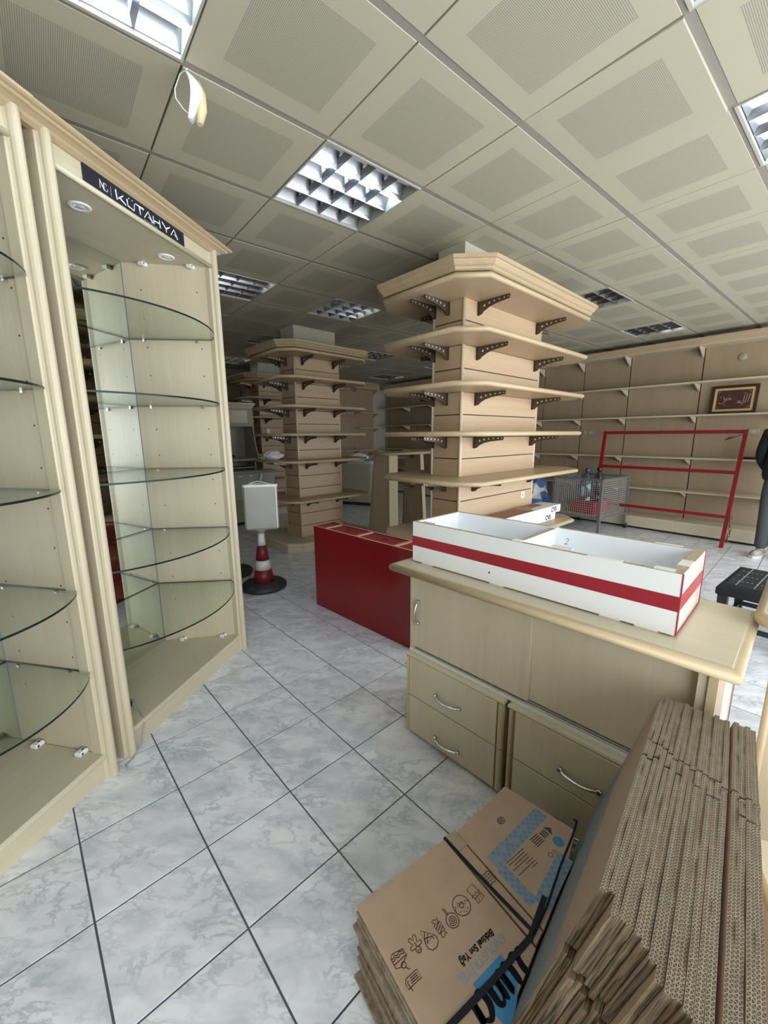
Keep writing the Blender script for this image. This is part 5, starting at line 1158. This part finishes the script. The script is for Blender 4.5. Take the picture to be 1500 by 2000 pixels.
# local frame of the printed carton: x = ex, y = -gy
def loc_poly(p, z0, z1):
    mb = MB(); q = [(u, -v) for u, v in p]; q = q if area(q) > 0 else q[::-1]; mb.slab(q, [(0.0008, z0), (0, z0+0.0015), (0, z1-0.0015), (0.0008, z1)]); return mb
pp = clip_poly(0.0, 0.0, 0.30, ZTOP)
vm = {u: v for u, v in pp[2:]}
def vend(u):
    lim = 0.287-0.272*ZTOP+0.010; v = 0.02
    while v < 0.62:
        p = PX0+ex*u+gy*v
        if -0.75*p.x+0.66*p.y <= lim: break
        v += 0.004
    return v
loc_poly([(0, 0), (0.303, 0), (0.303, vend(0.303)), (0.15, vend(0.15)), (0.0, vend(0.0))], 0.001, LT+0.002).build('main_panel', CARD, tc_)
loc_poly([(0.309, 0.0), (0.346, 0.002), (0.346, vend(0.346)), (0.309, vend(0.309))], 0.001, LT+0.0005).build('hinge_panel', CARD, tc_)
loc_poly([(0.350, 0.004), (0.602, -0.022), (0.652, 0.206), (0.640, 0.21), (0.50, vend(0.50)), (0.350, vend(0.350))], 0.001, LT+0.0015).build('end_panel', CARD, tc_)
mb = MB(); mb.box(0.305, 0.348, -0.05, 0.004, LT+0.001, LT+0.003); mb.build('tape', plain('tape_strip', (0.36, 0.255, 0.175), 0.3), tc_)
for x in (0.03, 0.075): mb = MB(); mb.box(x, x+0.035, -0.012, 0.0005, LT+0.0015, LT+0.0026); mb.build('tape', MATS['tape_strip'], tc_)
ZP_ = LT+0.0022
# icons are drawn as they read: up is towards the lower right of the picture, i.e. local -y, reading towards local -x
ic = MB(); LW = 0.0022
def icon(cx, cy, sc, strokes, rot=0.0):
    """strokes in unit coordinates, right/up of the print; print right = -x, print up = -y in the local frame"""
    ca_, sa_ = math.cos(rot), math.sin(rot)
    for pts, closed in strokes:
        P = [(cx-(a*ca_-b*sa_)*sc, -cy-(a*sa_+b*ca_)*sc) for a, b in pts]; ribbon(ic, P, LW, 0, closed, ZP_)
def spiral(r, turns, n=40): return [(r*(1-k/n)*math.cos(2*PI*turns*k/n), r*(1-k/n)*math.sin(2*PI*turns*k/n)) for k in range(n)]
def wave(x0, x1, y, a=0.07, n=24): return [(x0+(x1-x0)*k/n, y+a*math.sin(5*PI*k/n)) for k in range(n+1)]
icon(0.027, 0.152, 0.023, [([(-0.75, -0.55), (0.45, -0.80), (0.75, -0.55), (0.75, 0.35), (0.30, 0.55), (-0.75, 0.1)], True), (wave(-0.7, 0.7, -0.28), False), (wave(-0.7, 0.7, -0.50), False), ([(-0.75, 0.02), (0.75, 0.05)], False), (circ(-0.05, 0.55, 0.24), True), ([(-0.1, 0.8), (-0.35, 1.15)], False)])
icon(0.074, 0.150, 0.019, [(circ(0.0, 0.62, 0.34), True), (circ(-0.12, 0.68, 0.04, n=6), True), (circ(0.12, 0.68, 0.04, n=6), True), ([(-0.2, 0.35), (-0.75, 0.30), (-0.85, 0.05), (-0.70, -0.08), (-0.32, -0.05), (-0.55, -0.75), (-0.38, -0.95), (-0.18, -0.85), (0.0, -0.4), (0.18, -0.85), (0.38, -0.95), (0.55, -0.75), (0.32, -0.05), (0.70, -0.08), (0.85, 0.05), (0.75, 0.30), (0.2, 0.35)], False), (circ(0, 0.12, 0.05, n=6), True), (circ(0, -0.12, 0.05, n=6), True)])
icon(0.107, 0.160, 0.023, [([(-0.62, 0.12), (0.0, -1.1), (0.62, 0.12)], True), ([(-0.35, -0.40), (0.42, 0.1)], False), ([(0.35, -0.40), (-0.42, 0.1)], False), ([(-0.18, -0.75), (0.60, 0.0)], False), ([(-0.62, 0.12), (-0.70, 0.45), (-0.5, 0.85), (0.0, 1.0), (0.5, 0.85), (0.70, 0.45), (0.62, 0.12)], False), ([(-0.4, 0.12), (-0.38, 0.4)], False)], 0.25)
icon(0.143, 0.157, 0.020, [([(-0.45, -0.5), (0.45, -0.5), (0.45, 0.5), (-0.45, 0.5)], True), ([(-0.45, 0.1), (0.35, 0.5)], False), ([(-0.35, -0.5), (0.45, -0.1)], False), (circ(-0.2, -0.1, 0.05, n=6), True), (circ(0, 0.0, 0.05, n=6), True), (circ(0.2, 0.1, 0.05, n=6), True), ([(-0.2, 0.5), (-0.45, 1.0), (-0.1, 0.85), (0.1, 1.05), (0.4, 0.95), (0.2, 0.5)], False), ([(-0.2, -0.5), (-0.45, -1.0), (-0.1, -0.85), (0.1, -1.05), (0.4, -0.95), (0.2, -0.5)], False)])
icon(0.180, 0.164, 0.019, [(circ(0, 0, 0.85, n=24), True), (spiral(0.62, 2.6), False), ([(-0.08, -0.85), (-0.10, -1.7), (0.10, -1.7), (0.10, -0.85)], False)], 0.1)
icon(0.222, 0.153, 0.023, [(circ(0, 0, 1.0, n=26), True), (circ(0, 0, 0.25, n=12), True), ([(-0.95, 0.1), (-0.6, -0.15), (-0.45, 0.15), (-0.2, -0.35), (0.05, -0.05), (0.25, -0.5), (0.45, -0.05), (0.7, -0.3), (0.95, 0.1)], False), ([(-0.4, 0.5), (-0.3, 0.6)], False), ([(0.1, 0.6), (0.2, 0.5)], False), ([(0.5, 0.35), (0.6, 0.45)], False), ([(-0.1, 0.8), (0.0, 0.75)], False)])
icon(0.272, 0.154, 0.021, [([(-0.55, -0.95), (0.55, -0.95), (0.55, 0.95), (-0.55, 0.95)], True), ([(-0.7, 0.0), (-0.3, 0.2), (-0.1, -0.15), (0.2, 0.15), (0.4, -0.1), (0.7, 0.1)], False), ([(-0.55, 0.35), (0.55, 0.35)], False), ([(-0.3, 0.55), (-0.15, 0.55)], False), ([(0.1, 0.55), (0.25, 0.55)], False), ([(-0.3, 0.75), (-0.15, 0.75)], False), ([(0.1, 0.75), (0.25, 0.75)], False)], 0.1)
icon(0.329, 0.148, 0.019, [([(-0.8, -0.7), (-0.4, -0.8), (0.0, -0.7), (0.4, -0.8), (0.8, -0.7), (0.8, 0.7), (0.4, 0.8), (0.0, 0.7), (-0.4, 0.8), (-0.8, 0.7)], True)]+[(circ(a, b, 0.05, n=6), True) for a in (-0.4, 0, 0.4) for b in (-0.35, 0.0, 0.35)])
icon(0.030, 0.195, 0.018, [([(-1.0, -0.45), (0.7, -0.45), (1.0, -0.1), (1.0, 0.5), (-1.0, 0.5)], True), ([(0.65, 0.9), (0.75, 0.0), (0.55, -0.2)], False)]+[([(-0.8, 0.25-0.22*r), (0.4-0.1*r, 0.25-0.22*r)], False) for r in range(3)])
o = ic.build('sweets_print', INKBR, tc_)
def PM(x, v): return frame_mtx((x, -v, ZP_), (-1, 0, 0), (0, -1, 0))
def solid(pts, name, mat, z=None):
    mb = MB(); q = [(u, -v, z or ZP_) for u, v in pts]; q = q if area(q) > 0 else q[::-1]; mb.add(q, [tuple(range(len(q)))]); return mb.build(name, mat, tc_)
text_mesh('Bitkisel Sıvı Yağ', 0.020, 'print_line', BLACK, tc_, PM(0.246, 0.229), shear=0.15, bold=0.0006, sx=0.84)
text_mesh('ENDÜSTRİYEL', 0.026, 'print_line', INKBLUE_L, tc_, PM(0.262, 0.249), shear=0.15, sx=0.90)
solid([(0.226, 0.276), (0.134, 0.276), (0.134, 0.315), (0.142, 0.372), (0.190, 0.350), (0.226, 0.325)], 'blue_field', INKBLUE)
ZP_ += 0.0004
sc = MB()
def smooth(P, n=5):
    out = []
    for i in range(len(P)-1):
        p0, p1, p2, p3 = P[max(i-1, 0)], P[i], P[i+1], P[min(i+2, len(P)-1)]
        for k in range(n):
            t = k/n; out.append(tuple(0.5*(2*b+(c-a)*t+(2*a-5*b+4*c-d)*t*t+(3*b-a-3*c+d)*t**3) for a, b, c, d in zip(p0, p1, p2, p3)))
    return out+[P[-1]]
def scr(x, pts, ws):
    q = smooth([(a, b, w_) for (a, b), w_ in zip(pts, ws)]); pts, ws = [(a, b) for a, b, w_ in q], [max(0.001, w_) for a, b, w_ in q]
    ribbon(sc, [(x+a, b) for a, b in pts], [w_*1.45 for w_ in ws])
scr(0.000, [(0.030, 0.052), (0.018, 0.058), (0.014, 0.044), (0.016, 0.020), (0.008, 0.002), (-0.004, 0.000), (0.004, 0.006), (0.020, 0.000), (0.034, 0.004)], [0.003, 0.004, 0.007, 0.009, 0.006, 0.003, 0.003, 0.007, 0.004])
scr(0.036, [(0.000, 0.036), (0.003, 0.032), (0.003, 0.010), (0.012, 0.000), (0.022, 0.008), (0.026, 0.034), (0.026, 0.006), (0.034, 0.000)], [0.003, 0.008, 0.009, 0.006, 0.003, 0.008, 0.009, 0.003])
scr(0.074, [(0.000, 0.034), (0.004, 0.030), (0.004, 0.000), (0.004, 0.014), (0.014, 0.034), (0.024, 0.030), (0.025, 0.008), (0.034, 0.000)], [0.003, 0.008, 0.009, 0.004, 0.004, 0.008, 0.009, 0.003])
scr(0.112, [(0.028, 0.030), (0.014, 0.036), (0.002, 0.022), (0.004, 0.004), (0.014, 0.000), (0.026, 0.012), (0.030, 0.034), (0.029, 0.008), (0.038, 0.000)], [0.004, 0.006, 0.009, 0.008, 0.004, 0.004, 0.009, 0.009, 0.003])
o = sc.build('brand_script', BLACK, tc_); o.matrix_local = frame_mtx((0.268, -0.292, ZP_), (-1, 0, 0), (0, -1, 0)) @ Matrix.Diagonal((1.12, 1.25, 1, 1))
ZP_ -= 0.0004
# print on the end panel: gingham border, address lines, recycling marks
gm = MB(); nst = 0.0105
def ging(u0, v0, u1, v1, rows, lift=0.0):
    a, b = Vector((u0, v0)), Vector((u1, v1)); d = (b-a); n = int(d.length/nst); d.normalize(); q = Vector((-d.y, d.x))
    for i in range(n):
        for r in range(rows):
            p = a+d*(i*nst)+q*((r-rows/2)*nst)
            m_ = 0 if (i+r) % 2 == 0 else 1
            if rnd.random() < 0.12: m_ = 1
            c4_ = [p, p+d*nst*0.98, p+d*nst*0.98+q*nst*0.98, p+q*nst*0.98]
            gm.add([(w.x, -w.y, ZP_-0.0005+lift) for w in c4_][::-1], [(0, 1, 2, 3)], m_)
ging(0.368, 0.128, 0.622, 0.108, 4); ging(0.378, 0.150, 0.380, 0.262, 3, 0.0002); ging(0.392, 0.270, 0.56, 0.232, 4, 0.0004)
o = gm.build('gingham_border', [plain('blue_gingham', (0.11, 0.22, 0.33), 0.7), plain('pale_gingham', (0.22, 0.25, 0.27), 0.7)], tc_); o['kind'] = 'stuff'
solid(circ(0.578, 0.196, 0.016, n=20), 'blue_seal', INKBLUE)
ep = MB()
for i in range(3): ribbon(ep, [(0.556+0.008*i, -0.148), (0.556+0.008*i, -0.168)], 0.005)
ep.add([(0.580, -0.142, 0), (0.580, -0.174, 0), (0.598, -0.158, 0)], [(0, 1, 2)])
for i, (a, b) in enumerate(((0.40, 0.475), (0.40, 0.47), (0.415, 0.475), (0.40, 0.47), (0.445, 0.475), (0.40, 0.475), (0.45, 0.475))): ribbon(ep, [(a, -0.150-0.008*i), (b, -0.150-0.008*i)], 0.0022)
for i in range(5): ribbon(ep, [(0.512, -0.146-0.006*i), (0.546, -0.146-0.006*i)], 0.003)
for (cx_, cy_) in ((0.524, 0.206), (0.542, 0.208)): ribbon(ep, circ(cx_, -cy_, 0.0065, n=12 if cx_ < 0.53 else 3), 0.002, 0, True)
ribbon(ep, circ(0.491, -0.055, 0.014, 0.010, n=20), 0.002, 0, True)
for i in range(4): ribbon(ep, [(0.483+0.005*i, -0.048), (0.481+0.005*i, -0.062)], 0.0025)
ep.v = [(x, y, ZP_) for x, y, z in ep.v]; ep.build('address_print', INK, tc_)['kind'] = 'stuff'
# straps round the pile
sp = thing('packing_strap', 'black plastic strap crossing the lying pile of cartons', 'strap', tuple(PX0+Vector((0, 0, ZTOP))), EA)
mb = MB()
def strap(pts, w, z=0.003): 
    P = [Vector((u, -v)) for u, v in pts]
    n = len(P)
    for i in range(n-1):
        d = (P[i+1]-P[i]).normalized(); q = Vector((-d.y, d.x))*w/2
        z0, z1 = (z[i], z[i+1]) if isinstance(z, (list, tuple)) else (z, z)
        vs = []
        for p, zz in ((P[i], z0), (P[i+1], z1)): vs += [(p.x+q.x, p.y+q.y, zz), (p.x-q.x, p.y-q.y, zz), (p.x-q.x, p.y-q.y, zz+0.001), (p.x+q.x, p.y+q.y, zz+0.001)]
        mb.add(vs, [(3, 2, 1, 0), (4, 5, 6, 7), (0, 1, 5, 4), (1, 2, 6, 5), (2, 3, 7, 6), (3, 0, 4, 7)])
strap([(0.306, -0.004), (0.312, 0.12), (0.325, 0.285)], 0.009); mb.v = mb.v
strap([(0.306, -0.0045), (0.3055, -0.0055)], 0.009, [0.003, -0.20])
mb.build('long_band', STRAP, sp)
mb = MB(); strap([(0.415, 0.262), (0.31, 0.296), (0.17, 0.298), (0.03, 0.296), (0.0, 0.296)], 0.013, 0.0045); mb.build('cross_band', STRAP, sp)
mb = MB(); mb.tube([(0.655, -0.195, 0.03), (0.645, -0.21, 0.045), (0.60, -0.225, 0.040), (0.50, -0.25, 0.025), (0.40, -0.28, 0.012), (0.32, -0.297, 0.007)], 0.0032, 6); mb.build('loose_end', STRAP, sp)

# ------------------------------------------------------------------ standing bundle of flattened cartons
BH, NB, PT = 0.752, 9, 0.0098
ax = Vector((0.75, -0.66, 0)).normalized(); AANG = math.atan2(ax.y, ax.x); SH = 0.272
B0 = Vector((0.757, 0.994, 0))-ax*(SH*0.73)
rn = random.Random(21)
def ply(x0, pt, seed, first, yfar, ynear):
    """one board of a folded carton, local x across, y towards -camera axis; sheared so that it leans; corrugated top and near edges"""
    mb = MB(); r = random.Random(seed)
    top = 0.73; ys = []; y = yfar
    nk = 22
    slot = 0.215+r.uniform(-0.012, 0.012)+0.06*(x0/0.19); slot2 = slot+0.055+r.uniform(-0.01, 0.01)
    prof = []                                                     # (distance along board, z of the top edge)
    for k in range(nk+1):
        d = yfar+(ynear-yfar)*k/nk; prof.append((d, top+r.uniform(-0.0012, 0.0012)+0.003*math.sin(seed)))
    for sl in ((slot, slot2) if r.random() < 0.7 else (slot,)):
        prof += [(sl-0.0035, top-0.0005), (sl-0.003, top-0.012), (sl+0.003, top-0.012), (sl+0.0035, top+0.0006)]
    prof.sort()
    step = top-0.150-r.uniform(0, 0.03)
    out = [(d, z) for d, z in prof]
    yb = ynear+r.uniform(0.004, 0.016)
    edge = [(ynear+r.uniform(-0.002, 0.002), top-0.02-(top-0.02-step)*k/6) for k in range(7)]
    body = [(ynear-0.022, step-0.002), (ynear-0.022, step-0.010), (yb, step-0.012), (yb, 0.0)]
    loop = out+edge+body+[(yfar, 0.0)]
    n = len(loop); wob = lambda d: 0.0007*math.sin(9*d+seed)
    L_ = [(x0+wob(d)+SH*z, -d, z) for d, z in loop]; R_ = [(x0+pt+wob(d)+SH*z, -d, z) for d, z in loop]
    o = mb.add(L_+R_, [])
    mb.f.append(tuple(o+i for i in range(n))); mb.m.append(2 if first else 1); mb.s.append(False)
    mb.f.append(tuple(o+n+i for i in reversed(range(n)))); mb.m.append(1); mb.s.append(False)
    acc = 0.0
    for i in range(n):
        j = (i+1) % n; ln = math.dist(loop[i], loop[j])
        mi = 0 if i < len(out)-1 else (3 if i < len(out)+len(edge)+2 else 3)
        mb.f.append((o+j, o+i, o+n+i, o+n+j)); mb.m.append(mi); mb.s.append(False)
        mb.uv[len(mb.f)-1] = [(acc+ln, 0), (acc, 0), (acc, 1), (acc+ln, 1)]
        acc += ln
    return mb
for k in range(NB):
    xk = k*0.0213+(0.006 if k >= 7 else 0)
    near = 0.640+0.016*k+rn.uniform(-0.012, 0.012)
    if k > 5: near += 0.03
    lab = ('rightmost' if k == NB-1 else ORD[k+1]+' from the left')+' flattened carton of the upright bundle, corrugated edges up' if 0 < k else 'outermost flattened carton of the standing bundle, its worn blue printed face showing'
    t = thing('standing_carton', lab, 'carton', (B0.x, B0.y, 0), AANG, 'flattened cartons in the standing bundle')
    for q in range(2):
        ply(xk+q*(PT+0.0004), PT*0.97, 31*k+q*7+1, k == 0 and q == 0, rn.uniform(-0.006, 0.006), near+rn.uniform(-0.008, 0.008)).build('board', [CORR, CARD, CARDPRINT, BOARDEND], t)
